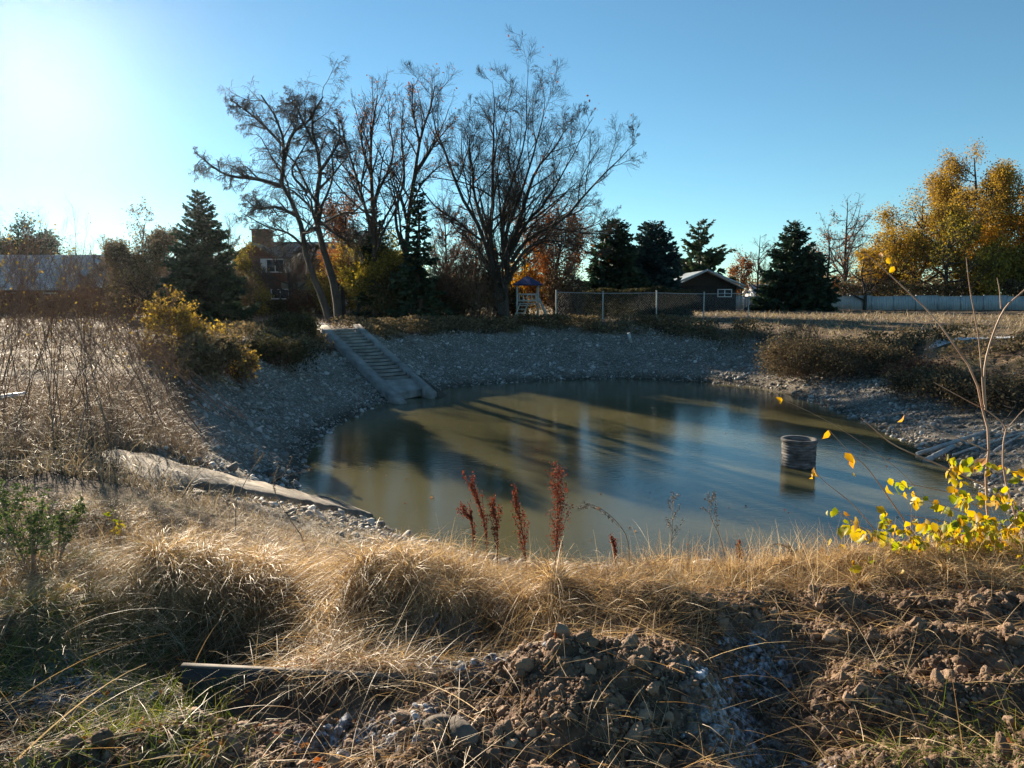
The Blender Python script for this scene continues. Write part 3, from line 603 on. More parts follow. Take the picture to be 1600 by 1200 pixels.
for dx in (-.25, .25): m.add(*bar((x0+.45+dx, YP-.08, g0+1.2), (x0+.25+dx-.3, YP-.75, g0-.05), .06))
for k in range(5): f = (k+.7)/5.4; m.add(*bar((x0+.2-.5*f+.0, YP-.08-.67*f, g0+1.2-1.25*f), (x0+.7-.5*f, YP-.08-.67*f, g0+1.2-1.25*f), .05))
m.build('ladder', M['playwood'], t)
for e0, e1 in (((x1+.06, YP, g0+1.5), (x1+.75, YP-.5, g0-.05)), ((x1+.06, y1, g0+1.5), (x1+.75, y1+.4, g0-.05))): m = MB(); m.add(*bar(e0, e1, .09)); m.build('brace', M['playwood'], t)

# ------------------------------------------------------------------ foreground plank and stones
q0, q1 = at(286, 1072, -.02), at(655, 1078, -.02); q0[2] = float(H(*q0[:2])); q1[2] = float(H(*q1[:2])); zc = .005
a_, b_ = np.array([q0[0], q0[1], zc]), np.array([q1[0], q1[1]-.0, zc-.035])
t = thing('plank', 'dark weathered board standing on edge in the grass and soil in front', 'plank', (a_+b_)/2)
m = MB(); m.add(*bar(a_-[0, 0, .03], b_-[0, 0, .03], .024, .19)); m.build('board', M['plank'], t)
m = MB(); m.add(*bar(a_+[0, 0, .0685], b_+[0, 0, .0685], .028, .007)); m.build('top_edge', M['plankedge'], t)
def stone(label, c, s, seed, name='stone', mat='boulder', rot=0.):
    g = rng(seed); V, Fc = ico(3); ph = g.uniform(0, 6, 6)
    V = V*(1+.05*np.sin(V[:, :1]*4+ph[0])+.05*np.sin(V[:, 1:2]*5+ph[1])+.03*np.sin(V[:, 2:]*8+ph[2])+.012*g.normal(size=(len(V), 1)))
    for _ in range(7): d = g.normal(size=3); d /= np.linalg.norm(d); h = g.uniform(.7, .92); k = V@d; V = V-np.outer(np.maximum(k-h, 0)*.8, d)
    V = V*np.array(s); c_, s_ = math.cos(rot), math.sin(rot); V = V@np.array([[c_, s_, 0], [-s_, c_, 0], [0, 0, 1]]); m = MB(); m.add(V+c, Fc)
    return tag(m.build(name, M[mat], smooth=True, loc=tuple(c)), label, 'stone')
q = at(722, 1172, 0); q[2] = float(Hf(*q[:2]))+.015; stone('smooth oval brown stone half buried in soil at bottom centre', q, (.05, .085, .06), 4, rot=.5)
q = at(684, 1165, 0); q[2] = float(Hf(*q[:2]))+.01; stone('rough dark stone just left of the smooth oval stone', q, (.05, .075, .05), 14, rot=-.5)
q = at(1322, 984, 0); q[2] = float(Hf(*q[:2]))+.02; stone('small pale rounded pebble in the dug soil at right', q, (.022, .02, .022), 5)
q = at(1228, 966, 0); q[2] = float(Hf(*q[:2]))+.02; stone('small whitish stone at the edge of the dug soil', q, (.03, .022, .02), 6)
for px, py, s_, lab, sd in ((1046, 540, .32, 'round boulder on the far stony bank, leftmost of two', 7), (1076, 552, .26, 'low boulder on the far stony bank, right of the round one', 8), (1366, 861, .13, 'grey rock at the near waterline below the yellow leaves', 9), (1377, 868, .08, 'little rock touching the grey rock at the near waterline', 10), (425, 772, .22, 'lumpy stone on the concrete slab end near the water', 13)):
    q = at(px, py, -2.0 if py < 600 else -2.55); q[2] = float(H(*q[:2]))+s_*.3; stone(lab, q, (s_, s_*.8, s_*.6), sd)
qa = at(986, 562, -2.0); qa[2] = float(H(*qa[:2])); m = MB(); m.add(*bar(qa+[0, 0, -.1], qa+[-.18, -.1, .55], .16, .1)); tag(m.build('stump_post', M['log'], loc=tuple(qa)), 'short leaning wooden post on the far stony bank', 'post')
# ------------------------------------------------------------------ trees
def poly_pts(pxs, Y, K=12, dy=0.0):
    P = np.array([atY(a, b, Y) for a, b in pxs]); P = catmull(P, K)
    s = np.linspace(0, 1, K); P[:, 1] += dy*s*s; return P
def grow(P, R, n, t0, ang, lf, K, trop, wig, g, rr=.6, endr=.35, minr=.004):
    B, Kp = P.shape[:2]; L = np.linalg.norm(np.diff(P, axis=1), axis=2).sum(1)
    bi = np.repeat(np.arange(B), n); N = len(bi)
    t = t0+(1-t0)*((np.tile(np.arange(n), B)+g.random(N))/n)*.99; f = t*(Kp-1); i = np.minimum(f.astype(int), Kp-2); f = (f-i)[:, None]
    C = P[bi, i]*(1-f)+P[bi, i+1]*f; T = P[bi, i+1]-P[bi, i]; T /= np.linalg.norm(T, axis=1, keepdims=True)+1e-9; rs = (R[bi, i]*(1-f[:, 0])+R[bi, i+1]*f[:, 0])
    r = g.normal(size=(N, 3)); r -= (r*T).sum(1, keepdims=True)*T; r /= np.linalg.norm(r, axis=1, keepdims=True)
    a = np.radians(ang)*g.uniform(.6, 1.35, N)[:, None]; D = T*np.cos(a)+r*np.sin(a)
    ln = lf*L[bi]*(1.2-.75*t)*g.uniform(.55, 1.3, N); st_ = (ln/(K-1))[:, None]
    out = [C]; p_ = C
    for k in range(K-1):
        D = D+np.array([0, 0, trop])+wig*g.normal(size=(N, 3)); D /= np.linalg.norm(D, axis=1, keepdims=True); p_ = p_+D*st_; out.append(p_)
    r0 = np.maximum(rs*rr, minr); Rn = r0[:, None]*np.linspace(1, endr, K)[None]
    return np.stack(out, 1), np.maximum(Rn, minr*.7)
def stack_limbs(limbs, K=12):
    P = np.stack([l[0] for l in limbs]); R = np.stack([np.linspace(l[1], l[2], K) for l in limbs]); return P, R
def build_tree(name, label, cat, loc, P0, R0_, levels, g, barkm='bark', twigm='twig', leaf=None, nleaf_=0, lsize=.15, lspread=.4, group=None, lasp=.6, S0=8):
    t = thing(name, label, cat, loc, group)
    tr = MB(); tr.add(*tubes(P0, R0_, S0)); cr = MB(); P, R = P0, R0_; last = None
    for k, lv in enumerate(levels):
        P, R = grow(P, R, g=g, **lv)
        (tr if k == 0 else cr).add(*tubes(P, R, 5 if k == 0 else 3)); last = P
    tr.build('trunk', M[barkm], t, smooth=True)
    c = cr.build('crown', M[twigm], t) if cr.n else None
    if leaf:
        n = nleaf_; b = g.integers(0, len(last), n); k = g.integers(1, last.shape[1], n); C = last[b, k]+g.normal(0, lspread, (n, 3))
        m = MB(); m.add(*leafq(C, lsize, g, aspect=lasp)); m.build('foliage', M[leaf], t)
    return t
BIG = [dict(n=12, t0=.12, ang=36, lf=.36, K=8, trop=.05, wig=.1, minr=.013), dict(n=6, t0=.15, ang=40, lf=.5, K=6, trop=.05, wig=.14, minr=.0085),
       dict(n=7, t0=.1, ang=40, lf=.62, K=4, trop=.04, wig=.14, minr=.006), dict(n=5, t0=.1, ang=38, lf=.85, K=3, trop=.03, wig=.15, minr=.0065)]
# large spreading tree
Yb = 47.; z3 = lambda L_: [(300+.45*a, 60+.45*b) for a, b in L_]
z3b = lambda L_: z3([(1090+(a-1090)*.96, 960+(b-960)*.905) for a, b in L_])
z3c = lambda L_: z3([(a, 1000+(b-1000)*.945) for a, b in L_])
spec3 = [([(1092, 985), (1088, 900), (1092, 820), (1100, 740), (1112, 660)], .26, .12, 0), ([(1070, 960), (1062, 860), (1042, 790), (1000, 640), (930, 500), (880, 360), (842, 250), (830, 150)], .2, .03, -3),
 ([(1080, 950), (1055, 760), (1030, 640), (1045, 500), (1040, 350), (1050, 200), (1045, 45)], .2, .025, 1), ([(1098, 800), (1078, 700), (1085, 600), (1128, 480), (1100, 350), (1106, 230), (1100, 130)], .15, .025, 4),
 ([(1104, 740), (1150, 560), (1200, 400), (1280, 280), (1352, 165)], .15, .025, 3), ([(1110, 720), (1160, 620), (1225, 540), (1300, 420), (1385, 260)], .13, .025, -4),
 ([(1108, 760), (1170, 670), (1290, 600), (1380, 500), (1475, 390), (1545, 330)], .14, .025, -2), ([(1106, 790), (1180, 690), (1300, 640), (1400, 615), (1480, 590)], .1, .02, 2),
 ([(1100, 760), (1090, 650), (1130, 540), (1180, 380), (1215, 240), (1222, 120)], .14, .025, -1), ([(1085, 900), (1060, 820), (980, 700), (910, 620), (855, 560)], .14, .025, 2),
 ([(1100, 840), (1140, 740), (1220, 680), (1310, 690), (1390, 700)], .11, .02, -3), ([(1035, 700), (980, 520), (965, 380), (950, 250), (935, 170)], .12, .02, 3), ([(1100, 830), (1090, 700), (1080, 560), (1150, 330), (1160, 100)], .15, .025, -4)]
g = rng(31); P0, R0_ = stack_limbs([(poly_pts(z3b(l), Yb, 12, dy)+g.normal(0, .07, (12, 3))*np.linspace(0, 1, 12)[:, None], r0, r1*.4) for l, r0, r1, dy in spec3])
build_tree('bare_tree', 'tallest wide spreading bare tree with many dark upright limbs behind the far bank', 'tree', (float(P0[0, 0, 0]), Yb, 0), P0, R0_, BIG, g, leaf='russet', nleaf_=260, lsize=.16)
# leaning double-stemmed tree with hanging twigs
spec1 = [([(485, 1010), (455, 900), (430, 840), (392, 720), (368, 580), (310, 480), (322, 360), (300, 250), (240, 150)], .24, .04, 0), ([(512, 1010), (500, 880), (480, 800), (450, 700), (425, 570), (440, 440), (425, 330), (400, 230), (440, 140)], .27, .04, 1),
 ([(312, 485), (235, 462), (135, 450), (60, 385)], .14, .03, -2), ([(318, 400), (345, 290), (400, 220), (400, 140)], .13, .03, 2), ([(320, 340), (240, 250), (180, 200)], .1, .03, -2), ([(438, 440), (478, 372), (500, 300), (480, 210)], .12, .03, 2),
 ([(428, 600), (500, 660), (560, 690), (610, 660)], .1, .03, -2), ([(375, 600), (290, 560), (210, 560), (150, 520)], .11, .03, 2), ([(400, 720), (340, 660), (280, 640), (220, 600)], .09, .02, -2), ([(425, 330), (360, 200), (310, 130)], .09, .02, 2), ([(395, 500), (345, 430), (385, 330), (395, 280)], .09, .02, 1)]
g = rng(32); P0, R0_ = stack_limbs([(poly_pts(z3c(l), 45., 12, dy), r0, r1) for l, r0, r1, dy in spec1])
WIL = [dict(n=13, t0=.3, ang=48, lf=.34, K=8, trop=.0, wig=.2, minr=.014), dict(n=7, t0=.15, ang=48, lf=.55, K=6, trop=-.02, wig=.22, minr=.01), dict(n=7, t0=.1, ang=48, lf=.62, K=4, trop=-.1, wig=.18, minr=.0065), dict(n=5, t0=.1, ang=35, lf=.8, K=4, trop=-.3, wig=.15, minr=.007)]
build_tree('bare_tree', 'leaning bare tree with two curved trunks and drooping twigs above the stairs', 'tree', (float(P0[0, 0, 0]), 45., 0), P0, R0_, WIL, g)
# two slender tall trees between them
spec2 = [([(640, 960), (636, 800), (632, 640), (625, 500), (620, 350), (632, 230), (645, 150)], .22, .03, 0), ([(634, 700), (600, 560), (560, 420), (522, 300), (500, 210)], .13, .02, 1), ([(630, 560), (650, 500), (700, 380), (690, 270), (690, 200)], .11, .02, -1), ([(624, 450), (590, 340), (580, 240), (600, 170)], .1, .02, 2), ([(634, 640), (590, 520), (610, 400), (630, 300)], .09, .02, -2)]
g = rng(33); P0, R0_ = stack_limbs([(poly_pts(z3c(l), 51., 12, dy), r0, r1) for l, r0, r1, dy in spec2])
MED = [dict(n=15, t0=.2, ang=36, lf=.3, K=7, trop=.08, wig=.1, minr=.013), dict(n=7, t0=.15, ang=42, lf=.5, K=5, trop=.05, wig=.14, minr=.01), dict(n=7, t0=.1, ang=40, lf=.65, K=4, trop=.04, wig=.14, minr=.007)]
build_tree('bare_tree', 'slender upright bare tree directly behind the small yellow leaved tree', 'tree', (float(P0[0, 0, 0]), 51., 0), P0, R0_, MED, g, leaf='russet', nleaf_=700, lsize=.14, lspread=.15)
spec2b = [([(752, 960), (745, 760), (752, 600), (775, 430), (795, 300), (830, 190), (842, 120)], .2, .03, 0), ([(746, 760), (706, 600), (738, 460), (732, 320), (742, 180)], .12, .02, -1), ([(772, 450), (830, 350), (850, 310), (900, 240)], .1, .02, 1), ([(760, 560), (800, 470), (860, 400), (890, 380)], .08, .02, 2), ([(790, 320), (770, 220), (780, 150)], .08, .02, -2)]
g = rng(34); P0, R0_ = stack_limbs([(poly_pts(z3c(l), 51., 12, dy), r0, r1) for l, r0, r1, dy in spec2b])
build_tree('bare_tree', 'tall thin bare tree rising behind the dark spruce', 'tree', (float(P0[0, 0, 0]), 51., 0), P0, R0_, MED, g, leaf='russet', nleaf_=600, lsize=.14, lspread=.15)

def gen_limbs(g, base, h, w, trunk=.3, nl=9, r=.2, lean=0., up=.5, stems=1, fan=.18):
    limbs = []; base = np.array(base, float)
    for s_ in range(stems):
        b = base+np.array([*g.normal(0, .12*stems*.6, 2), 0])*(stems > 1)
        top = base+np.array([g.normal(0, w*.06)+lean+(g.normal(0, w*fan) if stems > 1 else 0), g.normal(0, w*(.06 if stems == 1 else fan)), h*.97*(1 if stems == 1 else g.uniform(.8, 1))])
        main = catmull([b, b*.65+top*.35+np.array([*g.normal(0, w*.03, 2), 0]), b*.3+top*.7+np.array([*g.normal(0, w*.04, 2), 0]), top], 12); limbs.append((main, r, r*.12))
        for k in range(nl):
            f = trunk+(1-trunk)*(k+.3*g.random())/nl*.85; q = main[int(f*11)]; a = g.uniform(0, 2*PI)+k*2.4
            # ellipsoid crown
            zz = f+(1-f)*g.uniform(.25, .75)*up*1.3; zn = np.clip((zz-trunk*.6)/(1-trunk*.6), 0, 1); rr = w/2*math.sqrt(max(1-(2*zn-.85)**2*.75, .08))*g.uniform(.75, 1.02)
            e = np.array([base[0]+lean*zz+math.cos(a)*rr, base[1]+math.sin(a)*rr, base[2]+h*min(zz, .97)])
            mid = (q+e)/2+np.array([math.cos(a)*rr*.1, math.sin(a)*rr*.1, -h*.03]); limbs.append((catmull([q, mid, e], 12), r*(1-f)*.65+.012, r*.08))
    return stack_limbs(limbs)
def gtree(name, label, cat, px, Y, pyt, wpx_, seed, levels=MED, z=None, group=None, **kw):
    g = rng(seed); x = float(atY(px, 465, Y)[0]); z = float(H(x, Y)) if z is None else z
    h = float(atY(px, pyt, Y)[2])-z; w = wpx_/F*Y; lk = {k: kw.pop(k) for k in ('trunk', 'nl', 'r', 'lean', 'up', 'stems', 'fan') if k in kw}
    P0, R0_ = gen_limbs(g, (x, Y, z-.05), h, w, **lk); return build_tree(name, label, cat, (x, Y, z), P0, R0_, levels, g, group=group, **kw)
L2 = [dict(n=8, t0=.2, ang=40, lf=.42, K=5, trop=.05, wig=.12, minr=.014), dict(n=6, t0=.2, ang=42, lf=.5, K=4, trop=.04, wig=.15, minr=.011), dict(n=4, t0=.2, ang=42, lf=.5, K=3, trop=.03, wig=.15, minr=.01)]
L2f = [dict(n=8, t0=.2, ang=42, lf=.42, K=5, trop=.05, wig=.14, minr=.025), dict(n=6, t0=.2, ang=42, lf=.5, K=4, trop=.04, wig=.15, minr=.018), dict(n=4, t0=.2, ang=42, lf=.5, K=3, trop=.03, wig=.15, minr=.016)]
# right-hand autumn trees behind the panel fence
gtree('autumn_tree', 'tallest golden brown tree behind the panel fence', 'tree', 1510, 112., 238, 170, 41, L2f, r=.5, nl=16, trunk=.18, leaf='gold', nleaf_=48000, lsize=.27, lspread=.6, up=.7)
gtree('autumn_tree', 'rounded golden tree left of the tallest golden tree', 'tree', 1430, 106., 308, 150, 42, L2f, r=.4, nl=15, trunk=.12, leaf='gold', nleaf_=28000, lsize=.27, lspread=.6)
gtree('autumn_tree', 'bright orange tree cut by the right edge of the photo', 'tree', 1608, 104., 322, 170, 43, L2f, r=.4, nl=14, trunk=.12, leaf='orange', nleaf_=36000, lsize=.27, lspread=.6)
gtree('autumn_tree', 'low yellow tree at the left end of the golden trees', 'tree', 1380, 112., 376, 84, 44, L2f, r=.25, nl=12, trunk=.1, leaf='gold', nleaf_=11000, lsize=.36, lspread=.5)
gtree('autumn_tree', 'small dim olive tree under the orange tree', 'tree', 1540, 100., 380, 130, 45, L2f, r=.25, nl=14, trunk=.08, leaf='olive', nleaf_=14000, lsize=.36, lspread=.5)
gtree('bare_tree', 'grey bare tree standing before the golden trees with a dark trunk', 'tree', 1480, 99., 330, 150, 46, L2f, r=.3, nl=14, trunk=.15, leaf='olive', nleaf_=4000, lsize=.3)
gtree('bare_tree', 'tall pale bare tree between the dark conifer and the golden trees', 'tree', 1322, 104., 312, 78, 47, L2f, r=.3, nl=14, trunk=.2, twigm='paletwig', leaf='russet', nleaf_=500, lsize=.25)
gtree('bare_tree', 'short brown bare tree in front of the tall pale bare tree', 'tree', 1290, 98., 352, 80, 48, L2f, r=.25, nl=12, trunk=.15, twigm='redtwig', leaf='russet', nleaf_=900, lsize=.25)
gtree('bare_tree', 'pale wispy bare tree right of the pine', 'tree', 1182, 118., 364, 46, 49, L2f, r=.25, nl=12, trunk=.15, twigm='paletwig')
gtree('autumn_tree', 'small rust red tree behind the gabled shed', 'tree', 1155, 112., 395, 44, 50, L2f, r=.2, nl=10, trunk=.1, leaf='russet', nleaf_=2800, lsize=.28, lspread=.35)
gtree('bare_tree', 'low dark bare tree leaning by the panel fence at left of the yellow tree', 'tree', 1352, 93., 400, 90, 51, L2f, r=.25, nl=9, trunk=.2)
# trees and bushes of the middle group
gtree('autumn_tree', 'small yellow leaved tree beside the leaning trunks', 'tree', 597, 53., 372, 120, 52, L2, r=.16, nl=14, trunk=.1, leaf='olive', nleaf_=26000, lsize=.18, lspread=.35)
gtree('autumn_tree', 'rust red tree peeping above the brick house garage', 'tree', 537, 58., 292, 70, 53, L2, r=.18, nl=12, trunk=.3, leaf='russet', nleaf_=6000, lsize=.18, lspread=.35)
gtree('autumn_tree', 'yellow tree in front of the house garage', 'tree', 530, 61., 395, 90, 54, L2, r=.15, nl=12, trunk=.1, leaf='shrubleaf', nleaf_=13000, lsize=.2, lspread=.4)
gtree('autumn_tree', 'rust brown twiggy tree right of the big bare tree', 'tree', 872, 54., 312, 110, 55, MED, r=.16, nl=16, trunk=.1, twigm='redtwig', leaf='russet', nleaf_=12000, lsize=.15, lspread=.35)
gtree('autumn_tree', 'reddish slender tree left behind the big bare tree', 'tree', 738, 54., 330, 60, 56, MED, r=.12, nl=14, trunk=.1, twigm='redtwig', leaf='russet', nleaf_=2600, lsize=.15, lspread=.3)
gtree('autumn_tree', 'low orange bush glowing behind the blue roofed play tower', 'bush', 812, 56., 405, 70, 57, L2, r=.1, nl=10, trunk=.05, leaf='orange', nleaf_=2600, lsize=.17, lspread=.3)
gtree('bare_bush', 'dense bare reddish thicket at the left foot of the big bare tree', 'bush', 705, 50., 372, 70, 58, MED, r=.06, nl=4, trunk=.05, stems=6, twigm='redtwig')
gtree('bare_bush', 'dense bare thicket directly before the big bare trunk', 'bush', 757, 48., 400, 80, 59, MED, r=.06, nl=4, trunk=.05, stems=6, twigm='redtwig', leaf='scrub', nleaf_=1500, lsize=.14)
gtree('autumn_tree', 'dull green bush under the dark spruce', 'bush', 640, 50., 430, 110, 60, L2, r=.08, nl=10, trunk=.03, leaf='hedge', nleaf_=13000, lsize=.18, lspread=.35)
gtree('autumn_tree', 'dark green bush between the spruce and the thicket', 'bush', 700, 52., 440, 90, 61, L2, r=.08, nl=10, trunk=.03, leaf='hedge', nleaf_=9000, lsize=.18, lspread=.35)
gtree('autumn_tree', 'dark green bush left of the play tower', 'bush', 790, 50., 448, 60, 65, L2, r=.08, nl=10, trunk=.03, leaf='hedge', nleaf_=3500, lsize=.16, lspread=.25)
gtree('bare_tree', 'thin bare tree with rusty twigs between the ragged spruce and the big bare tree', 'tree', 702, 55., 296, 80, 301, MED, r=.12, nl=16, trunk=.12, twigm='redtwig', leaf='russet', nleaf_=900, lsize=.13, lspread=.15)
gtree('bare_tree', 'brown twiggy tree right behind the big bare trunk', 'tree', 825, 57., 318, 90, 302, MED, r=.12, nl=16, trunk=.1, twigm='redtwig', leaf='russet', nleaf_=2200, lsize=.14, lspread=.25)
gtree('bare_tree', 'brown twiggy small tree at the left foot of the slender trees', 'tree', 560, 56., 345, 80, 303, MED, r=.12, nl=14, trunk=.1, twigm='redtwig', leaf='shrubleaf', nleaf_=3000, lsize=.15, lspread=.25)
gtree('bare_bush', 'dusky bare thicket right of the big bare trunk', 'bush', 885, 51., 415, 70, 304, MED, r=.06, nl=4, trunk=.05, stems=6, twigm='redtwig', leaf='scrub', nleaf_=1800, lsize=.14)
gtree('bare_tree', 'small bare tree at the right of the pointed spruce', 'tree', 360, 58., 340, 60, 305, MED, r=.1, nl=12, trunk=.15, twigm='redtwig')
gtree('bare_tree', 'spreading bare small tree veiling the brick house front', 'tree', 455, 62., 352, 110, 308, MED, r=.12, nl=15, trunk=.15, twigm='twig')
# left group
gtree('leafy_tree', 'lower dull brown bush at the left of the broad brown tree', 'bush', 205, 57., 392, 60, 306, L2, r=.12, nl=16, trunk=.04, twigm='redtwig', leaf='scrub', nleaf_=9000, lsize=.16, lspread=.2)
gtree('bare_tree', 'faint bare tree standing over the right end of the ranch roof', 'tree', 165, 60., 372, 70, 307, MED, r=.1, nl=12, trunk=.1, twigm='redtwig')
gtree('leafy_tree', 'broad dull brown tree left of the pointed spruce', 'tree', 238, 55., 345, 140, 62, L2, r=.2, nl=26, trunk=.04, twigm='redtwig', leaf='scrub', nleaf_=26000, lsize=.16, lspread=.2)
gtree('leafy_tree', 'round dark evergreen bush rising behind the ranch house roof', 'tree', 62, 92., 356, 100, 63, L2, r=.2, nl=12, trunk=.1, leaf='conifer', nleaf_=22000, lsize=.34, lspread=.6)
gtree('leafy_tree', 'small dark evergreen at the left edge of the photo', 'tree', 5, 94., 364, 56, 64, L2, r=.15, nl=10, trunk=.1, leaf='conifer', nleaf_=9000, lsize=.32, lspread=.5)
gtree('leafy_tree', 'dark brown bush between the pointed spruce and the brick house', 'bush', 372, 56., 430, 60, 66, L2, r=.1, nl=10, trunk=.05, leaf='scrub', nleaf_=4500, lsize=.18, lspread=.3)
gtree('leafy_tree', 'ivy green tree hiding the left corner of the brick house', 'tree', 385, 63., 385, 44, 67, L2, r=.1, nl=10, trunk=.05, leaf='olive', nleaf_=3500, lsize=.2, lspread=.3)
gtree('leafy_tree', 'low yellowing bush below the brick house windows', 'bush', 395, 60., 452, 60, 68, L2, r=.08, nl=8, trunk=.05, leaf='olive', nleaf_=3000, lsize=.17, lspread=.25)
gtree('leafy_tree', 'dark bush at the foot of the brick house porch', 'bush', 480, 60., 455, 70, 69, L2, r=.08, nl=8, trunk=.05, leaf='brownhedge', nleaf_=3600, lsize=.17, lspread=.25)

# ------------------------------------------------------------------ conifers
def conifer(name, label, px, Y, pyt, wpx_, seed, mat='conifer', layers=26, nb=11, droop=-.25, lo=.03, dens=1., rag=.25, shape=1., sz=.3, z=None):
    g = rng(seed); x = float(atY(px, 465, Y)[0]); z = float(H(x, Y)) if z is None else z; h = float(atY(px, pyt, Y)[2])-z; w = wpx_/F*Y/2
    t = thing(name, label, 'tree', (x, Y, z)); P = np.array([[x+.04*w*math.sin(k), Y, z-.1+h*k/11] for k in range(12)]); m = MB(); m.add(*tubes(P, np.linspace(.022*h, .012, 12), 8))
    br, rr = [], []
    for l in range(layers):
        f = lo+(1-lo)*(l/layers)**1.0; L_ = w*((1-f)**shape)*1.05+.12
        L_ *= g.uniform(1-rag, 1+rag*.3)
        for k in range(max(4, int(nb*(1-.5*f)))):
            a = g.uniform(0, 2*PI); ll = L_*g.uniform(1-rag*1.6, 1+rag*.6); s_ = np.linspace(0, 1, 6); zz = z+h*(f+g.normal(0, .006)); el = droop*(1-f)+.45*f**2+g.normal(0, .08)
            q = np.stack([x+np.cos(a)*ll*s_, Y+np.sin(a)*ll*s_, zz+ll*(el*s_+.22*s_**2.2)], -1); br.append(q); rr.append(np.linspace(.012*ll+.008, .006, 6))
    br = np.array(br); rr = np.array(rr); m.add(*tubes(br, rr, 3)); m.build('trunk', M['bark'], t)
    # sprays: elongated leaf-like quads along the boughs
    lens = np.linalg.norm(br[:, -1]-br[:, 0], axis=1); n = (lens/sz*9*dens).astype(int)+4; bi = np.repeat(np.arange(len(br)), n); N_ = len(bi)
    u = g.random(N_)**.75; f = u*5; i = np.minimum(f.astype(int), 4); f = (f-i)[:, None]; C = br[bi, i]*(1-f)+br[bi, i+1]*f
    D = br[bi, 5]-br[bi, 0]; D /= np.linalg.norm(D, axis=1, keepdims=True); side = np.cross(D, [0, 0, 1]); sg = g.choice([-1, 1], N_)[:, None]
    D2 = D*.6+side*sg*g.uniform(.1, 1.1, (N_, 1))+np.array([0, 0, 1])*g.normal(-.12, .3, (N_, 1)); D2 /= np.linalg.norm(D2, axis=1, keepdims=True)
    nrm = g.normal(size=(N_, 3)); a = np.cross(D2, nrm); a /= np.linalg.norm(a, axis=1, keepdims=True); l_ = (sz*g.uniform(.5, 1.4, (N_, 1))*(1-.6*np.clip((C[:, 2:]-z)/h, 0, 1)**2)); wv = l_*.22
    V = np.stack([C, C+D2*l_*.5+a*wv, C+D2*l_, C+D2*l_*.5-a*wv], 1).reshape(-1, 3); m = MB(); m.add(V, np.arange(4*N_).reshape(N_, 4)); m.build('crown', M[mat], t); return t
conifer('spruce', 'large pointed dark spruce left of the brick house', 318, 48., 298, 138, 71, layers=30, nb=20, rag=.2, shape=.74, sz=.4, dens=1.6)
conifer('spruce', 'narrow ragged dark spruce in front of the slender bare trees', 655, 48., 280, 84, 72, layers=24, nb=12, rag=.35, shape=.75, droop=-.4, sz=.4, dens=1.3)
conifer('spruce', 'narrow dark spruce to the left of the ragged spruce', 587, 52., 308, 74, 73, layers=22, nb=11, rag=.35, shape=.7, droop=-.35, sz=.4, dens=1.3)
conifer('spruce', 'broad dark spruce left of the bluish fir', 958, 62., 343, 116, 74, layers=26, nb=20, rag=.2, shape=.6, sz=.55, dens=1.7)
conifer('fir', 'dark bluish rounded fir beside the gabled shed', 1018, 64., 349, 108, 75, mat='bluefir', layers=28, nb=22, rag=.16, shape=.5, sz=.55, dens=1.8)
conifer('pine', 'open branched pine rising behind the gabled shed', 1092, 96., 342, 98, 76, mat='pine', layers=15, nb=9, rag=.4, shape=.4, droop=.3, lo=.15, sz=.95, dens=1.7)
conifer('spruce', 'dark pointed conifer behind the panel fence', 1236, 92., 347, 110, 77, layers=26, nb=19, rag=.22, shape=.6, sz=.7, dens=1.6)
conifer('cypress', 'small dark evergreen at the right foot of the dark pointed conifer', 1276, 90., 398, 56, 78, layers=20, nb=12, rag=.3, shape=.4, sz=.6, dens=1.5)

# ------------------------------------------------------------------ hedges
def hedge(name, label, a, b, h, th, n, mat, seed, size=.16, cat='hedge', rough=.25):
    g = rng(seed); a = np.array(a, float); b = np.array(b, float); s = g.random(n); p_ = a+(b-a)*s[:, None]+g.normal(0, th*.3, (n, 2)); L_ = np.linalg.norm(b-a)
    hh = h*(1-rough+2*rough*fbm(s*L_*.7, s*0+seed, 3, 4)); zz = hh*np.sqrt(g.random(n)); gz = H(p_[:, 0], p_[:, 1]); t = thing(name, label, cat, on(*((a+b)/2)))
    m = MB(); m.add(*leafq(np.stack([p_[:, 0], p_[:, 1], gz+zz], -1), size, g)); m.build('foliage', M[mat], t)
    k = max(8, int(L_*3)); s2 = g.random(k); q = a+(b-a)*s2[:, None]+g.normal(0, th*.15, (k, 2)); z0 = H(q[:, 0], q[:, 1])-.05
    P = np.stack([np.stack([q[:, 0]+g.normal(0, .1, k)*u*2, q[:, 1]+g.normal(0, .1, k)*u*2, z0+h*.8*u], -1) for u in (0, .33, .66, 1)], 1)
    m = MB(); m.add(*tubes(P, np.tile(np.linspace(.03, .008, 4), (k, 1)), 4)); m.build('stems', M['twig'], t); return t
def hx(px, Y): return (float(atY(px, 465, Y)[0]), Y)
hedge('hedge', 'dark green hedge right behind the chain link fence', hx(866, 53.5), hx(1078, 56), 2.0, 1.0, 15000, 'hedge', 81)
hedge('hedge', 'long rust brown hedge below the ranch house roof', hx(-90, 66), hx(265, 60), 1.8, 1.1, 26000, 'brownhedge', 82, .17)
hedge('hedge', 'dim hedge closing the gap behind the middle trees', hx(560, 66), hx(880, 66), 3.4, 1.6, 16000, 'scrub', 83, .22)
hedge('hedge', 'low dark hedge before the brick house door', hx(330, 58), hx(470, 62), 1.3, .9, 8000, 'hedge', 84)
hedge('hedge', 'dark undergrowth beneath the golden trees behind the panel fence', hx(1270, 101), hx(1640, 97), 3.6, 2.0, 16000, 'scrub', 85, .3)
g = rng(86); n = 26000; a = g.uniform(-.75, .78, n); Yd = g.uniform(135, 175, n); xd = np.tan(a)*Yd; hd = (2.5+5.5*fbm(xd*.05, Yd*0+3, 4, 2))*np.sqrt(g.random(n))
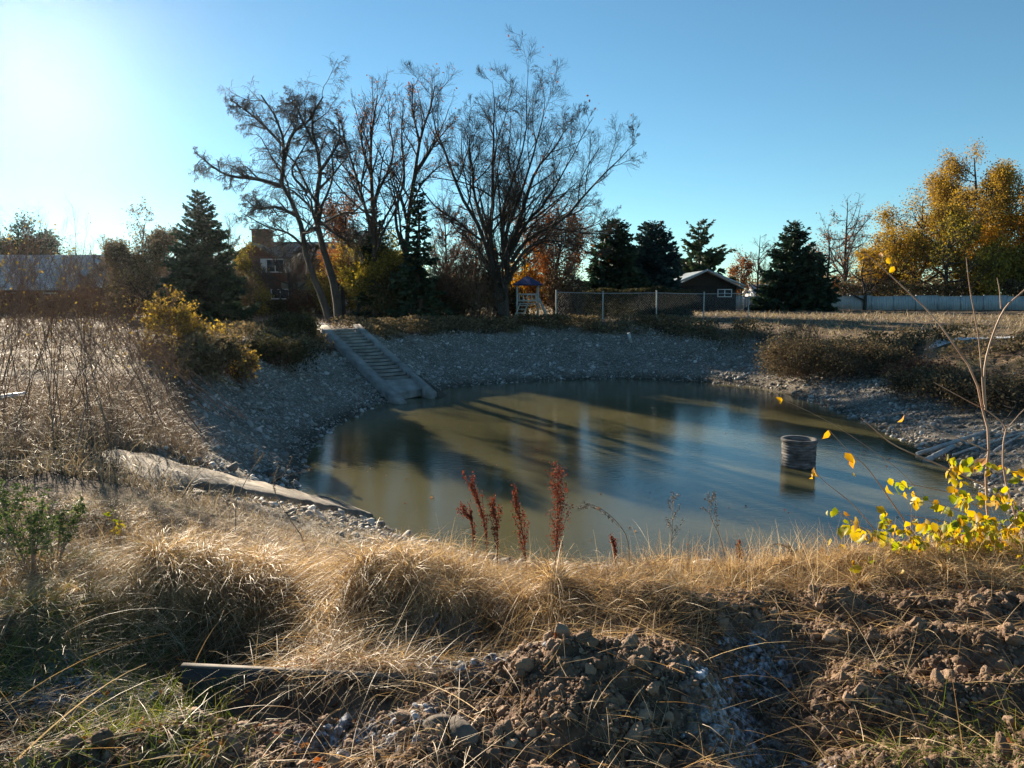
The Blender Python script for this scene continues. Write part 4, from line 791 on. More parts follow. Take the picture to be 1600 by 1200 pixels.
m = MB(); m.add(*leafq(np.stack([xd, Yd, hd], -1), .75, g)); tag(m.build('distant_woods', M['scrub']), 'dim band of far off woods along the horizon', 'woods', kind='stuff')
# ------------------------------------------------------------------ shrubs on the banks
SH = [dict(n=8, t0=.2, ang=38, lf=.4, K=5, trop=.04, wig=.15, minr=.005), dict(n=6, t0=.2, ang=42, lf=.5, K=4, trop=.02, wig=.18, minr=.0035), dict(n=4, t0=.2, ang=42, lf=.5, K=3, trop=.0, wig=.18, minr=.003)]
def shrub(name, label, px, Y, h, w, seed, stems=7, twigm='redtwig', leaf=None, nleaf_=0, lsize=.08, lspread=.1, levels=SH, nl=4, r=.02, cat='shrub', group=None, fan=.18):
    g = rng(seed); x = float(atY(px, 465, Y)[0]); z = float(H(x, Y)); w = w*(.62 if name == 'bare_shrub' else 1); P0, R0_ = gen_limbs(g, (x, Y, z-.05), h, w, trunk=.1, nl=nl, r=r, stems=stems, fan=fan)
    return build_tree(name, label, cat, (x, Y, z), P0, R0_, levels, g, barkm=twigm, twigm=twigm, leaf=leaf, nleaf_=nleaf_, lsize=lsize, lspread=lspread, group=group, S0=5)
shrub('yellow_shrub', 'yellow leaved shrub on the left bank, tallest and leftmost of three', 262, 22., 1.75, 1.7, 101, leaf='shrubleaf', nleaf_=2600, lsize=.085, lspread=.06)
shrub('yellow_shrub', 'pale yellow green shrub in the middle of three on the left bank', 318, 22.5, 1.25, 1.9, 102, leaf='shrubleaf', nleaf_=2600, lsize=.085, lspread=.06)
shrub('yellow_shrub', 'bright tan yellow shrub at the right end of three on the left bank', 381, 23., 1.0, .9, 103, leaf='shrubleaf', nleaf_=1500, lsize=.085, lspread=.05)
shrub('dark_shrub', 'dark tangled shrub below the yellow shrubs on the left slope', 300, 20.5, 1.0, 2.8, 104, leaf='scrub', nleaf_=6000, lsize=.1)
shrub('dark_shrub', 'dark shrub hanging over the slope left of the stairs', 432, 27., .9, 2.6, 105, leaf='hedge', nleaf_=6000, lsize=.1)
shrub('dark_shrub', 'low dim shrub at the left side of the stair top', 455, 33., 1.0, 2.4, 106, leaf='hedge', nleaf_=5000, lsize=.12)
# bare thicket, left foreground bank
TH = [dict(n=6, t0=.3, ang=22, lf=.4, K=5, trop=.08, wig=.1, minr=.0028), dict(n=5, t0=.2, ang=30, lf=.5, K=4, trop=.08, wig=.12, minr=.0017), dict(n=3, t0=.2, ang=36, lf=.5, K=3, trop=.0, wig=.2, minr=.0012)]
for px, Y, h, w, sd, lab in ((60, 9.6, 2.5, 1.2, 111, 'tall bare many stemmed shrub on the left bank, nearest the left edge'), (112, 9.0, 2.2, 1.1, 112, 'bare reddish shrub on the left bank with the darkest upright stems'), (168, 10.2, 1.6, 1.3, 113, 'bare bushy shrub overhanging the left slope'),
                             (215, 12.5, 1.4, 1.6, 114, 'low tangled bare shrub right of the tall bare stems'), (20, 12.5, 2.6, 1.5, 115, 'faint tall bare shrub behind the left edge stems'), (140, 14.5, 2.6, 1.6, 116, 'tall wispy bare shrub before the ranch house'), (235, 17, 1.4, 2.2, 117, 'brown bare shrub on the slope edge under the yellow shrub'), (60, 18., 1.4, 2.2, 118, 'low brown bare shrub in the left field')):
    shrub('bare_shrub', lab, px, Y, h, w, sd, stems=14, r=.007, nl=0, fan=.3, levels=TH, leaf='shrubleaf', nleaf_=160, lsize=.035, lspread=.03, twigm='redtwig')
# right bank shrubs
shrub('dark_shrub', 'low brown bramble mound on the right rim, largest of the row', 1262, 33.3, 1.7, 4.4, 121, stems=10, leaf='scrub', nleaf_=12000, lsize=.09, lspread=.2, twigm='redtwig')
shrub('dark_shrub', 'dark bramble mound to the right of the largest mound', 1345, 30.8, 1.35, 3.2, 122, stems=9, leaf='scrub', nleaf_=8000, lsize=.09, lspread=.2)
shrub('dark_shrub', 'small dark bush on the right rim beside the pale ground patch', 1400, 29.6, .95, 1.5, 123, leaf='scrub', nleaf_=3000, lsize=.09)
shrub('dark_shrub', 'brown tangled brush on the right slope behind the sapling', 1540, 23., .7, 3.6, 124, stems=10, leaf='scrub', nleaf_=6000, lsize=.09, twigm='twig')
shrub('dark_shrub', 'brown tangled brush at the far right slope edge', 1610, 21., .8, 2.6, 125, stems=8, leaf='scrub', nleaf_=4000, lsize=.09, twigm='twig')
shrub('dark_shrub', 'dark brown brush on the right slope just left of the sapling stems', 1470, 25.5, .75, 3.4, 128, stems=9, leaf='scrub', nleaf_=5000, lsize=.09, twigm='twig')
shrub('dark_shrub', 'low rusty brush right of the bramble mounds on the right slope', 1446, 27.5, .7, 2.6, 129, stems=9, leaf='brownhedge', nleaf_=3500, lsize=.08, twigm='redtwig')
shrub('bare_shrub', 'small bare bush standing before the panel fence', 1258, 36., 2.0, 2.0, 126, stems=8, levels=TH, r=.02, nl=4)
shrub('bare_shrub', 'thin dry weed cluster standing on the right rim', 1460, 28., 1.5, .8, 127, stems=6, levels=TH, r=.012, nl=3, twigm='paletwig')
# far rim scrub: one mass
g = rng(130); m = MB(); Pr = RP[(RP[:, 1] > 30) | ((RP[:, 0] < -7) & (RP[:, 1] > 26))]; cs = []


ii = np.where((RP[:, 1] > 26) | ((RP[:, 0] > 14) & (RP[:, 1] > 19)))[0]; i = g.choice(ii, 70000); q = RP[i]+g.normal(0, 1.3, (70000, 2)); dr = samp(DR, q[:, 0], q[:, 1])
px_ = q[:, 0]/np.maximum(q[:, 1], .1); rs_ = (q[:, 0] > 13.5) & (q[:, 1] < 35) & (q[:, 1] > 19); keep = (((dr > -1.8) & (dr < .7) & (q[:, 1] > 27) & (px_ < .32-.4*(fbm(q[:, 0], q[:, 1], 2, 77)-.5))) | (rs_ & (dr > -3.4) & (dr < 1.2) & (fbm(q[:, 0]*1.1, q[:, 1]*1.1, 3, 93) > .5))) & (fbm(q[:, 0]*.8, q[:, 1]*.8, 3, 9) > .38)
a_ = (q[:, 0]-ST_T[0])*ST_D[0]+(q[:, 1]-ST_T[1])*ST_D[1]; b_ = (q[:, 0]-ST_T[0])*ST_N[0]+(q[:, 1]-ST_T[1])*ST_N[1]; keep &= ~((b_ > -.3) & (b_ < ST_W+.3) & (a_ > -1.5))
q = q[keep]; dr = dr[keep]; hh = .25+.65*fbm(q[:, 0]*.5, q[:, 1]*.5, 3, 12); z = H(q[:, 0], q[:, 1])+hh*g.random(len(q))**.8
m.add(*leafq(np.stack([q[:, 0], q[:, 1], z], -1), .14, g))
tag(m.build('bank_scrub', M['scrub']), 'low tangled scrub along the top of the far bank', 'scrub', kind='stuff')
# dry grass on the far and side rims and in the fields
def grass_patch(name, label, x, y, L, w, lean, droop, mat, g, K=3, az=None, floor=None):
    B = np.stack([x, y, H(x, y)-.01], -1); az = g.uniform(0, 2*PI, len(x)) if az is None else az
    m = MB(); m.add(*blades(B, L, az, lean, droop, w, g, K, floor)); return tag(m.build(name, mat), label, 'grass', kind='stuff')
g = rng(131); n = 90000; th_ = g.uniform(-.68, .72, n); rr_ = 8+g.random(n)**1.6*70; x, y = np.sin(th_)*rr_, np.cos(th_)*rr_; dr = samp(DR, x, y); far_ = (y > GY1)
k = ((dr > -1.0+g.normal(0, .5, n)) | far_) & (fbm(x*.35, y*.35, 4, 15) > .42); x, y = x[k], y[k]; n = len(x)
for nm, lab, kk, mt in (('field_grass', 'dry tufted grass over the rough field and rims right of the stairs', x > -8, 'drygrass'), ('left_field_grass', 'dull brown grass and weeds in the left field', x <= -8, 'weedbrown')):
    xx, yy = x[kk], y[kk]; n = len(xx); grass_patch(nm, lab, xx, yy, g.uniform(.1, .32, n)*(1+np.hypot(xx, yy)/70), .006+.0006*np.hypot(xx, yy), g.uniform(.1, 1.0, n), g.uniform(.1, .9, n), M[mt], g)
g = rng(132); n = 26000; x = g.uniform(-8.5, -2.8, n); y = g.uniform(5.5, 17, n); dr = samp(DR, x, y); k = (dr > -1.3) & (x > -y*.75); a_ = (x-SL_A[0])*SL_D[0]+(y-SL_A[1])*SL_D[1]; b_ = (x-SL_A[0])*SL_N[0]+(y-SL_A[1])*SL_N[1]; k &= ~((b_ > -1.6) & (b_ < 1.25)) ; x, y = x[k], y[k]; n = len(x)
grass_patch('left_bank_grass', 'tangled brown grass and weeds on the left bank', x, y, g.uniform(.2, .6, n), .006, g.uniform(.1, .9, n), g.uniform(.2, 1.1, n), M['weedbrown'], g, K=4)

g = rng(133); n = 16000; x = g.uniform(-4.5, -.5, n); y = g.uniform(4.6, 12, n); a_ = (x-SL_A[0])*SL_D[0]+(y-SL_A[1])*SL_D[1]; b_ = (x-SL_A[0])*SL_N[0]+(y-SL_A[1])*SL_N[1]; k = (b_ < -.05) & (b_ > -2.2) & (g.random(n) < .25+.75*(y < 9.5)); x, y = x[k], y[k]; n = len(x)
grass_patch('slope_grass', 'short dry grass and weeds on the slope beside the concrete slab', x, y, g.uniform(.06, .2, n), .0045, g.uniform(.1, 1.1, n), g.uniform(.2, 1.0, n), M['drygrass'], g, K=4)

# ------------------------------------------------------------------ gravel
g = rng(140); vs = variants(6, g, 0, .12, .6)
n = 150000; x = g.uniform(-12, 19, n); y = g.uniform(8, 47, n); dw, dr = samp(DW, x, y), samp(DR, x, y); k = (dw > -.35) & (dr < -1.0-3.0*sm((x-15)/2.5)+g.normal(0, .4, n)); a_ = (x-ST_T[0])*ST_D[0]+(y-ST_T[1])*ST_D[1]; b_ = (x-ST_T[0])*ST_N[0]+(y-ST_T[1])*ST_N[1]; k &= ~((b_ > -.05) & (b_ < ST_W+.05) & (a_ < ST_L))
a_ = (x-SL_A[0])*SL_D[0]+(y-SL_A[1])*SL_D[1]; b_ = (x-SL_A[0])*SL_N[0]+(y-SL_A[1])*SL_N[1]; k &= ~((b_ > -.05) & (b_ < .8) & (a_ < SL_L)); k &= g.random(n) < .25+.75*(fbm(x*.9, y*.9, 3, 18) > .45)
x, y = x[k], y[k]; s = np.exp(g.normal(math.log(.024), .55, len(x)))*(1+.2*(x > 8)); m = MB(); scatter(m, vs, np.stack([x, y, H(x, y)+s*.15], -1), s, g)
n = 2600; x = g.uniform(-12, 19, n); y = g.uniform(9, 46, n); dw, dr = samp(DW, x, y), samp(DR, x, y); a_ = (x-ST_T[0])*ST_D[0]+(y-ST_T[1])*ST_D[1]; b_ = (x-ST_T[0])*ST_N[0]+(y-ST_T[1])*ST_N[1]; k = (dw > -.2) & (dr < -1.3-3.0*sm((x-15)/2.5)) & ~((b_ > -.2) & (b_ < ST_W+.2) & (a_ < ST_L+.3)); a_ = (x-SL_A[0])*SL_D[0]+(y-SL_A[1])*SL_D[1]; b_ = (x-SL_A[0])*SL_N[0]+(y-SL_A[1])*SL_N[1]; k &= ~((b_ > -.2) & (b_ < 1.2) & (a_ < SL_L)); x, y = x[k], y[k]; s = g.uniform(.05, .13, len(x)); scatter(m, variants(5, g, 1, .12, .6), np.stack([x, y, H(x, y)+s*.1], -1), s, g)
tag(m.build('gravel', M['stone']), 'grey stones covering the pond shore', 'gravel', kind='stuff')

# ------------------------------------------------------------------ foreground: clods, straw, grass
g = rng(150); vs = variants(8, g, 2, .2, .85); n = 9000; x = g.uniform(-2.3, 5.5, n); y = g.uniform(1.9, 4.3, n); so, _ = zones(x, y); k = (g.random(n) < so*1.0) & (fbm(x*2.6, y*2.6, 3, 33) > .36); x, y = x[k], y[k]
s = np.exp(g.normal(math.log(.013), .5, len(x))); s = np.minimum(s, .034); m = MB(); scatter(m, vs, np.stack([x, y, Hf(x, y)+s*.3], -1), s, g); vs = variants(8, g, 1, .22, .85); n = 60000; x = g.uniform(-2.3, 5.5, n); y = g.uniform(1.9, 4.3, n); so, _ = zones(x, y); k = g.random(n) < so; x, y = x[k], y[k]; s = np.minimum(np.exp(g.normal(math.log(.0055), .45, len(x))), .014); scatter(m, vs, np.stack([x, y, Hf(x, y)+s*.4], -1), s, g); tag(m.build('soil_clods', M['clod'], smooth=False), 'crumbling brown soil clods in the dug ground', 'soil', kind='stuff')
def hum(x, y): return sum(np.exp(-((x-a)/c)**2-((y-b)/d)**2) for a, b, c, d in ((-.6, 4.0, .6, .5), (-1.8, 4.1, .8, .6), (-3, 4.8, 1.2, .9), (-.1, 4.2, .5, .35), (.7, 3.6, .45, .28), (2.6, 4.0, 1.0, .25)))
def pts(n, g, x0=-5.5, x1=5.5, y0=2.0, y1=6.0): return g.uniform(x0, x1, n), g.uniform(y0, y1, n)
# crest and hummock grass: long, combed over to the right and towards the viewer
g = rng(151); x, y = pts(170000, g); dr = samp(DR, x, y); so, _ = zones(x, y); h_ = hum(x, y); dens = np.clip(h_*1.5+.9*sm((y-(3.8-.05*x))/.3)+.35-so*1.5, 0, 1)*sm((dr+.7)/.5)*(.35+.65*(fbm(x*3, y*3, 2, 41) > .45))
hol = np.exp(-((x+1.4)/.32)**2-((y-3.3)/.32)**2)+np.exp(-((x+.95)/.6)**4-((y-2.68)/.15)**4); hol = hol+.7*np.exp(-((x+1.14)/.12)**2-((y-3.8)/.35)**2)+.75*np.exp(-((x+.2)/.3)**2-((y-3.42)/.2)**2)+.6*np.exp(-((x-1.05)/.15)**2-((y-2.75)/.4)**2); dens = dens*np.clip(1.15-1.4*hol, 0, 1)*np.where((x < -1) & (y < 3.2), .3, 1)
k = g.random(len(x)) < dens*.55; x, y, h_ = x[k], y[k], h_[k]; n = len(x); azb = PI*(.62+.28*np.tanh(-x*1.2))+g.normal(0, .95, n)
azb = np.where(y > 4.35, g.uniform(0, 2*PI, n), azb); print('crest blades', n)
big = np.clip(h_, 0, 1); L = g.uniform(.1, .25, n)*(1+.75*big*(x < .3))*(1-.35*sm((-x-2)/.6)); grass_patch('dry_grass', 'long dry straw coloured grass drooping over the near bank', x, y, L, .0032, g.uniform(.2, 1.1, n), g.uniform(.3, 1.15, n), M['straw'], g, K=5, az=azb, floor=Hf)
g = rng(158); BT = []; LT = []; AT = []; LN = []; DT = []
for k_ in range(170):
    if k_ < 40: cx, cy = g.normal((-.6, -1.8)[k_ % 2], .38), g.normal(3.93, .2)
    else: cx = g.uniform(-3.2, 4.2); cy = g.normal(4.0-.12*sm(-cx), .22)
    if float(zones(np.array([cx]), np.array([cy]))[0][0]) > .6: continue
    nb = int(g.uniform(60, 170)); r_ = np.abs(g.normal(0, .035, nb)); a_ = g.uniform(0, 2*PI, nb); BT.append(np.stack([cx+r_*np.sin(a_), cy+r_*np.cos(a_), 0*r_], -1)); AT.append(np.where(g.random(nb) < .5, PI*g.uniform(.6, 1.2)+g.normal(0, .6, nb), a_)); sc_ = g.uniform(.7, 1.25); LT.append(g.uniform(.12, .36, nb)*sc_*(1 if cx < .3 else .6)); LN.append(g.uniform(.15, .8, nb)); DT.append(g.uniform(.5, 1.3, nb))
BT = np.vstack(BT); BT[:, 2] = Hf(BT[:, 0], BT[:, 1])+.01; m = MB(); m.add(*blades(BT, np.concatenate(LT), np.concatenate(AT), np.concatenate(LN), np.concatenate(DT), .0042, g, 6, Hf)); tag(m.build('straw_tufts', M['straw']), 'shaggy tufts of long dry grass hanging over the mounds', 'grass', kind='stuff')
# upright grass on the crest
g = rng(152); n = 9000; x = g.uniform(-4, 5, n); y = 4.25+g.normal(0, .22, n)+.35*np.maximum(-x-1, 0); k = g.random(n) < .25+.75*(fbm(x*2, y*0+1, 3, 44) > .5); x, y = x[k], y[k]; n = len(x)
grass_patch('crest_grass', 'thin upright dry grass stalks along the crest of the near bank', x, y, g.uniform(.1, .36, n), .0024, np.abs(g.normal(0, .3, n)), g.uniform(0, .7, n), M['straw'], g, K=5)
g = rng(157); vs = variants(6, g, 2, .12, .8); x, y = pts(26000, g, -3.2, 2.2, 1.9, 4.3); k = g.random(len(x)) < frostmask(x, y)**2; x, y = x[k], y[k]; s = np.minimum(np.exp(g.normal(math.log(.009), .5, len(x))), .028); m = MB(); scatter(m, vs, np.stack([x, y, Hf(x, y)+s*.35], -1), s, g); tag(m.build('frosted_clods', M['frostclod'], smooth=True), 'bluish frosted soil crumbs in the shaded hollows', 'soil', kind='stuff')
# flattened straw over the soil
g = rng(153); x, y = pts(70000, g, -3.2, 5, 1.9, 4.4); so, _ = zones(x, y); hol = np.exp(-((x+1.4)/.32)**2-((y-3.3)/.32)**2)+np.exp(-((x+.95)/.6)**4-((y-2.68)/.15)**4); k = g.random(len(x)) < ((1-so)*.6+.06+.35*(fbm(x*2.2, y*2.2, 3, 51) > .56)*(1-.6*(x > .9)))*np.clip(1.1-1.3*hol, .0, 1)*np.where((x < -.9) & (y < 3.1), .45, 1); x, y = x[k], y[k]; n = len(x)
B = np.stack([x, y, Hf(x, y)+.012+.02*g.random(n)], -1); m = MB(); m.add(*blades(B, g.uniform(.05, .28, n), g.uniform(0, 2*PI, n), g.uniform(1.0, 1.5, n), g.uniform(0, .6, n), .003, g, 5, Hf)); tag(m.build('straw_litter', M['straw']), 'loose flattened straw and stalks over the soil', 'straw', kind='stuff')
# green grass bottom left and a little at bottom right
g = rng(154); x, y = pts(110000, g, -4.2, 3, 1.9, 4.6); d_ = 1.3*sm((-x-.75-.35*(y-2.3))/.6)*(fbm(x*2.5, y*2.5, 3, 61) > .4)+.6*np.exp(-((x-1.6)/.5)**2-((y-2.35)/.25)**2)+.5*np.exp(-((x+3.3)/1)**2-((y-3.8)/.8)**2); k = g.random(len(x)) < d_*.6; x, y = x[k], y[k]; n = len(x)
grass_patch('green_grass', 'short green and yellowing grass at lower left', x, y, g.uniform(.04, .17, n), .0034, g.uniform(.1, .9, n), g.uniform(.1, .9, n), M['grass'], g, K=4, floor=Hf)
# fallen leaves and chips
g = rng(155); x, y = pts(4200, g, -3.6, 5, 1.9, 4.6); k = g.random(len(x)) < .12+.2*(x < .3)+.68*((x < -.6) & (y < 3.4)); x, y = x[k], y[k]; C = np.stack([x, y, Hf(x, y)+.012], -1); D = g.normal(size=(len(x), 3))*[1, 1, .25]; m = MB(); m.add(*nleaf(C, D, g.uniform(.015, .045, len(x)), g)); tag(m.build('fallen_leaves', M['litter']), 'fallen brown and red leaves scattered on the ground', 'leaves', kind='stuff')
# long stray stalks as individual curved straws
g = rng(156); n = 260; x, y = pts(n, g, -2.8, 3.5, 2.1, 4.0); B = np.stack([x, y, Hf(x, y)+.02], -1); m = MB(); m.add(*blades(B, g.uniform(.25, .6, n), g.uniform(0, 2*PI, n), g.uniform(.8, 1.4, n), g.uniform(.1, .8, n), .0045, g, 8, Hf)); tag(m.build('stray_stalks', M['straw']), 'long bent straw stalks lying across the soil', 'straw', kind='stuff')

g = rng(159); q = at(g.uniform(520, 1400, 90), g.uniform(640, 860, 90), WZ).T if False else np.array([at(a, b, WZ) for a, b in zip(g.uniform(520, 1400, 70), g.uniform(615, 860, 70))]); q = q[samp(DW, q[:, 0], q[:, 1]) < -.3]; q[:, 2] = WZ+.012
D = g.normal(size=(len(q), 3))*[1, 1, .06]; m = MB(); m.add(*nleaf(q, D, g.uniform(.03, .07, len(q)), g)); m.Ft[-1] = m.Ft[-1]; tag(m.build('floating_leaves', M['litter']), 'few small fallen leaves floating on the pond', 'leaves', kind='stuff')

# ------------------------------------------------------------------ dock stalks
def dock(px0, py0, px1, py1, Y, wd, seed, label, dens=1.):
    g = rng(seed); a = atY(px0, py0, Y); b = atY(px1, py1, Y); a2 = a.copy(); a2[2] = min(float(Hf(a[0], a[1])), a[2]); t = thing('dock_plant', label, 'weed', a2, 'red dock stalks on the near bank')
    P = catmull([a2, a*.6+b*.4+[.01, 0, 0], b], 14); m = MB(); m.add(*tubes(P, np.linspace(.005, .002, 14), 5)); L_ = np.linalg.norm(b-a2); pr = P[None]; rr = np.linspace(.005, .002, 14)[None]
    Pb, Rb = grow(pr, rr, n=int(11*dens), t0=.25, ang=14+260*wd, lf=.3, K=6, trop=.12, wig=.03, g=g, minr=.0015); m.add(*tubes(Pb, Rb, 4)); m.build('stalk', M['dock'], t)
    allp = np.concatenate([P[4:], Pb[:, 1:].reshape(-1, 3)]); n = int(900*dens*L_/.6); C = allp[g.integers(0, len(allp), n)]+g.normal(0, 1, (n, 3))*[wd*.35, wd*.35, .012]; m = MB(); m.add(*leafq(C, .012, g, aspect=.8)); m.build('seed_head', M['dock'], t)
dock(866, 884, 872, 742, 4.5, .05, 161, 'tallest and fullest rust red dock stalk at centre', 1.6)
dock(765, 850, 735, 758, 4.6, .02, 162, 'rust red dock stalk leaning left, tallest of the left cluster')
dock(777, 858, 770, 790, 4.5, .018, 163, 'short upright red dock stalk right of the leaning one')
dock(824, 886, 803, 776, 4.45, .02, 164, 'thin red dock stalk between the left cluster and the tallest one')
dock(740, 830, 728, 803, 4.7, .015, 165, 'tiniest red dock tip at the left end of the dock stalks')
dock(1290, 900, 1284, 862, 4.6, .02, 166, 'small dark red dock stalk below the two big round leaves')
dock(1150, 885, 1155, 850, 4.6, .02, 167, 'small dull red dock stalk by the tall dry weeds')
dock(960, 880, 957, 842, 4.6, .018, 168, 'small dull red dock stalk just right of the tallest one')
# tall dry weeds against the water
def dryweed(pts_, Y, seed, label, nb=9, seedy=True):
    g = rng(seed); P = catmull([atY(a, b, Y) for a, b in pts_], 14); z = float(Hf(P[0, 0], P[0, 1])); P[0, 2] = min(z, P[0, 2]); t = thing('dry_weed', label, 'weed', P[0]); m = MB(); R_ = np.linspace(.004, .0014, 14); m.add(*tubes(P, R_, 5))
    Pb, Rb = grow(P[None], R_[None], n=nb, t0=.35, ang=32, lf=.28, K=6, trop=.03, wig=.08, g=g, minr=.0012); m.add(*tubes(Pb, Rb, 4)); m.build('stalk', M['paletwig'], t)
    Q_ = Pb[:, 2:].reshape(-1, 3); n = 350; C = Q_[g.integers(0, len(Q_), n)]+g.normal(0, .006, (n, 3)); m = MB(); m.add(*leafq(C, .01, g)); m.build('seed_head', M['paletwig'], t)
dryweed([(1046, 880), (1050, 830), (1050, 775)], 4.5, 171, 'dry seedy weed standing against the water, left of the forked weed', 11)
dryweed([(1135, 885), (1125, 840), (1108, 800), (1118, 775)], 4.5, 172, 'forked pale dry weed with a bent tip against the water', 7)
dryweed([(985, 880), (975, 830), (930, 790), (885, 795)], 4.5, 173, 'arching dry grass stalk bending left over the tallest dock', 4)
dryweed([(1180, 890), (1210, 850), (1245, 865)], 4.4, 174, 'low arching dry stalk right of the forked weed', 4)
dryweed([(480, 850), (440, 790), (430, 750), (490, 735)], 5.4, 175, 'arching dry stalk crossing the concrete slab end', 5)
dryweed([(365, 790), (390, 740), (412, 706)], 5.8, 176, 'thin pale dry stalk slanting over the left slope', 2)

# ------------------------------------------------------------------ yellow-leaved plants at right
def stemset(t, name, specs, Y, mat='stem', g=None):
    m = MB()
    for pl, r0, r1, dy in specs: P = poly_pts(pl, Y, 16, dy); m.add(*tubes(P, np.linspace(r0, r1, 16), 7))
    return m.build(name, M[mat], t, smooth=True)
YS = 4.5
b0 = on(float(atY(1556, 900, YS)[0]), YS); t = thing('sapling', 'thin branching sapling with nearly bare pale stems at the right', 'sapling', b0)
stemset(t, 'trunk', [([(1556, 905), (1545, 820), (1542, 744), (1549, 687), (1540, 639), (1530, 588), (1502, 540), (1471, 493), (1437, 456), (1398, 415), (1376, 392)], .0095, .0026, .2), ([(1538, 632), (1529, 540), (1517, 493), (1502, 451), (1486, 404)], .005, .0022, -.15),
 ([(1540, 640), (1538, 575), (1549, 523), (1564, 482), (1582, 460), (1615, 425)], .007, .004, -.1), ([(1564, 482), (1562, 455), (1558, 434)], .004, .0018, 0), ([(1556, 903), (1566, 840), (1578, 812), (1605, 762)], .01, .006, -.1)], YS)
stemset(t, 'branch', [([(1590, 820), (1569, 738), (1570, 690), (1575, 668), (1552, 645), (1527, 631), (1473, 600)], .006, .002, .1), ([(1538, 758), (1462, 724), (1391, 693), (1348, 662), (1321, 644)], .0058, .002, -.2), ([(1544, 704), (1484, 679), (1414, 649)], .0045, .0014, 0),
 ([(1436, 848), (1391, 781), (1354, 730), (1331, 710), (1295, 672)], .0055, .0016, 0), ([(1372, 834), (1331, 787), (1288, 752), (1271, 732)], .0038, .0012, 0), ([(1430, 760), (1394, 726), (1300, 662), (1216, 621)], .0022, .001, 0), ([(1444, 855), (1430, 815), (1416, 782)], .002, .001, 0),
 ([(1575, 668), (1600, 640), (1625, 620)], .003, .0015, 0), ([(1540, 800), (1500, 775), (1440, 760), (1394, 752)], .0045, .0018, 0)], YS)
g = rng(181)
def leaves(t, name, L_, g, mat='ylw', Y=YS, jy=.05):
    C = np.array([atY(a, b, Y+g.normal(0, jy)) for a, b, s in L_]); s = np.array([s/F*Y for _, _, s in L_]); D = np.stack([g.normal(0, .5, len(L_)), g.normal(0, .5, len(L_)), -g.uniform(.3, 1.3, len(L_))], -1)
    m = MB(); m.add(*nleaf(C, D, s, g, .7)); return m.build(name, M[mat], t)
leaves(t, 'foliage', [(1214, 620, 15), (1294, 672, 18), (1320, 707, 20), (1334, 716, 16), (1272, 730, 18), (1270, 744, 14), (1413, 648, 16), (1376, 394, 9), (1387, 402, 11), (1397, 416, 12), (1541, 716, 26), (1334, 738, 8)], g, 'tipleaf', YS, .006)
def along(pl, n, s0, s1, g, jit=5):
    P = catmull([(a, b, 0) for a, b in pl], n); return [(p_[0]+g.normal(0, jit), p_[1]+g.normal(0, jit), g.uniform(s0, s1)) for p_ in P]
YB2 = 4.2
g = rng(182); t = thing('leafy_bush', 'low bush of bright yellow and lime leaves around the sapling foot', 'bush', on(float(atY(1500, 900, 4.55)[0]), 4.55))
BR = [([(1560, 850), (1544, 815), (1490, 795), (1433, 775), (1394, 753)], 22), ([(1560, 860), (1518, 832), (1476, 818), (1425, 812)], 20), ([(1430, 880), (1385, 840), (1343, 829)], 14), ([(1436, 848), (1399, 821), (1374, 795)], 16), ([(1350, 830), (1330, 812), (1300, 795)], 6),
      ([(1510, 800), (1498, 770), (1493, 741), (1487, 712)], 16), ([(1640, 745), (1600, 738), (1547, 728), (1496, 722)], 22), ([(1570, 780), (1530, 775), (1490, 772)], 10), ([(1620, 830), (1590, 800), (1560, 760)], 14), ([(1600, 870), (1550, 850), (1480, 850)], 20), ([(1560, 895), (1500, 870), (1450, 820)], 18)]
stemset(t, 'branches', [(pl, .0042, .0016, g.normal(0, .1)) for pl, _ in BR], 4.55); LL = []
for pl, n in BR: LL += along(pl, int(n*2.1), 9, 19, g, 5)
for _ in range(700):
    px = g.uniform(1330, 1640); top = 880-60*sm((px-1340)/180)-15*vn(px*.03, 0, 3); LL.append((px, g.uniform(top-10, 905), g.uniform(8, 19)))
leaves(t, 'foliage', LL, g, 'ylw', 4.3, .13)
t = thing('seedling', 'small upright shoot with two large round yellow leaves', 'seedling', on(float(atY(1328, 900, 4.45)[0]), 4.45))
stemset(t, 'stem', [([(1328, 905), (1329, 870), (1331, 835)], .0025, .0012, 0), ([(1328, 895), (1310, 865), (1296, 842)], .002, .001, 0), ([(1330, 890), (1345, 875), (1352, 870)], .0015, .001, 0), ([(1326, 900), (1305, 880), (1292, 870)], .0015, .001, 0)], 4.45)
g = rng(183); leaves(t, 'foliage', [(1322, 822, 26), (1335, 824, 28), (1328, 820, 24), (1300, 845, 18), (1312, 850, 18), (1318, 862, 20), (1342, 865, 22), (1350, 862, 18), (1316, 876, 20), (1341, 882, 18), (1296, 868, 14)], g, 'ylw', 4.45, .02)
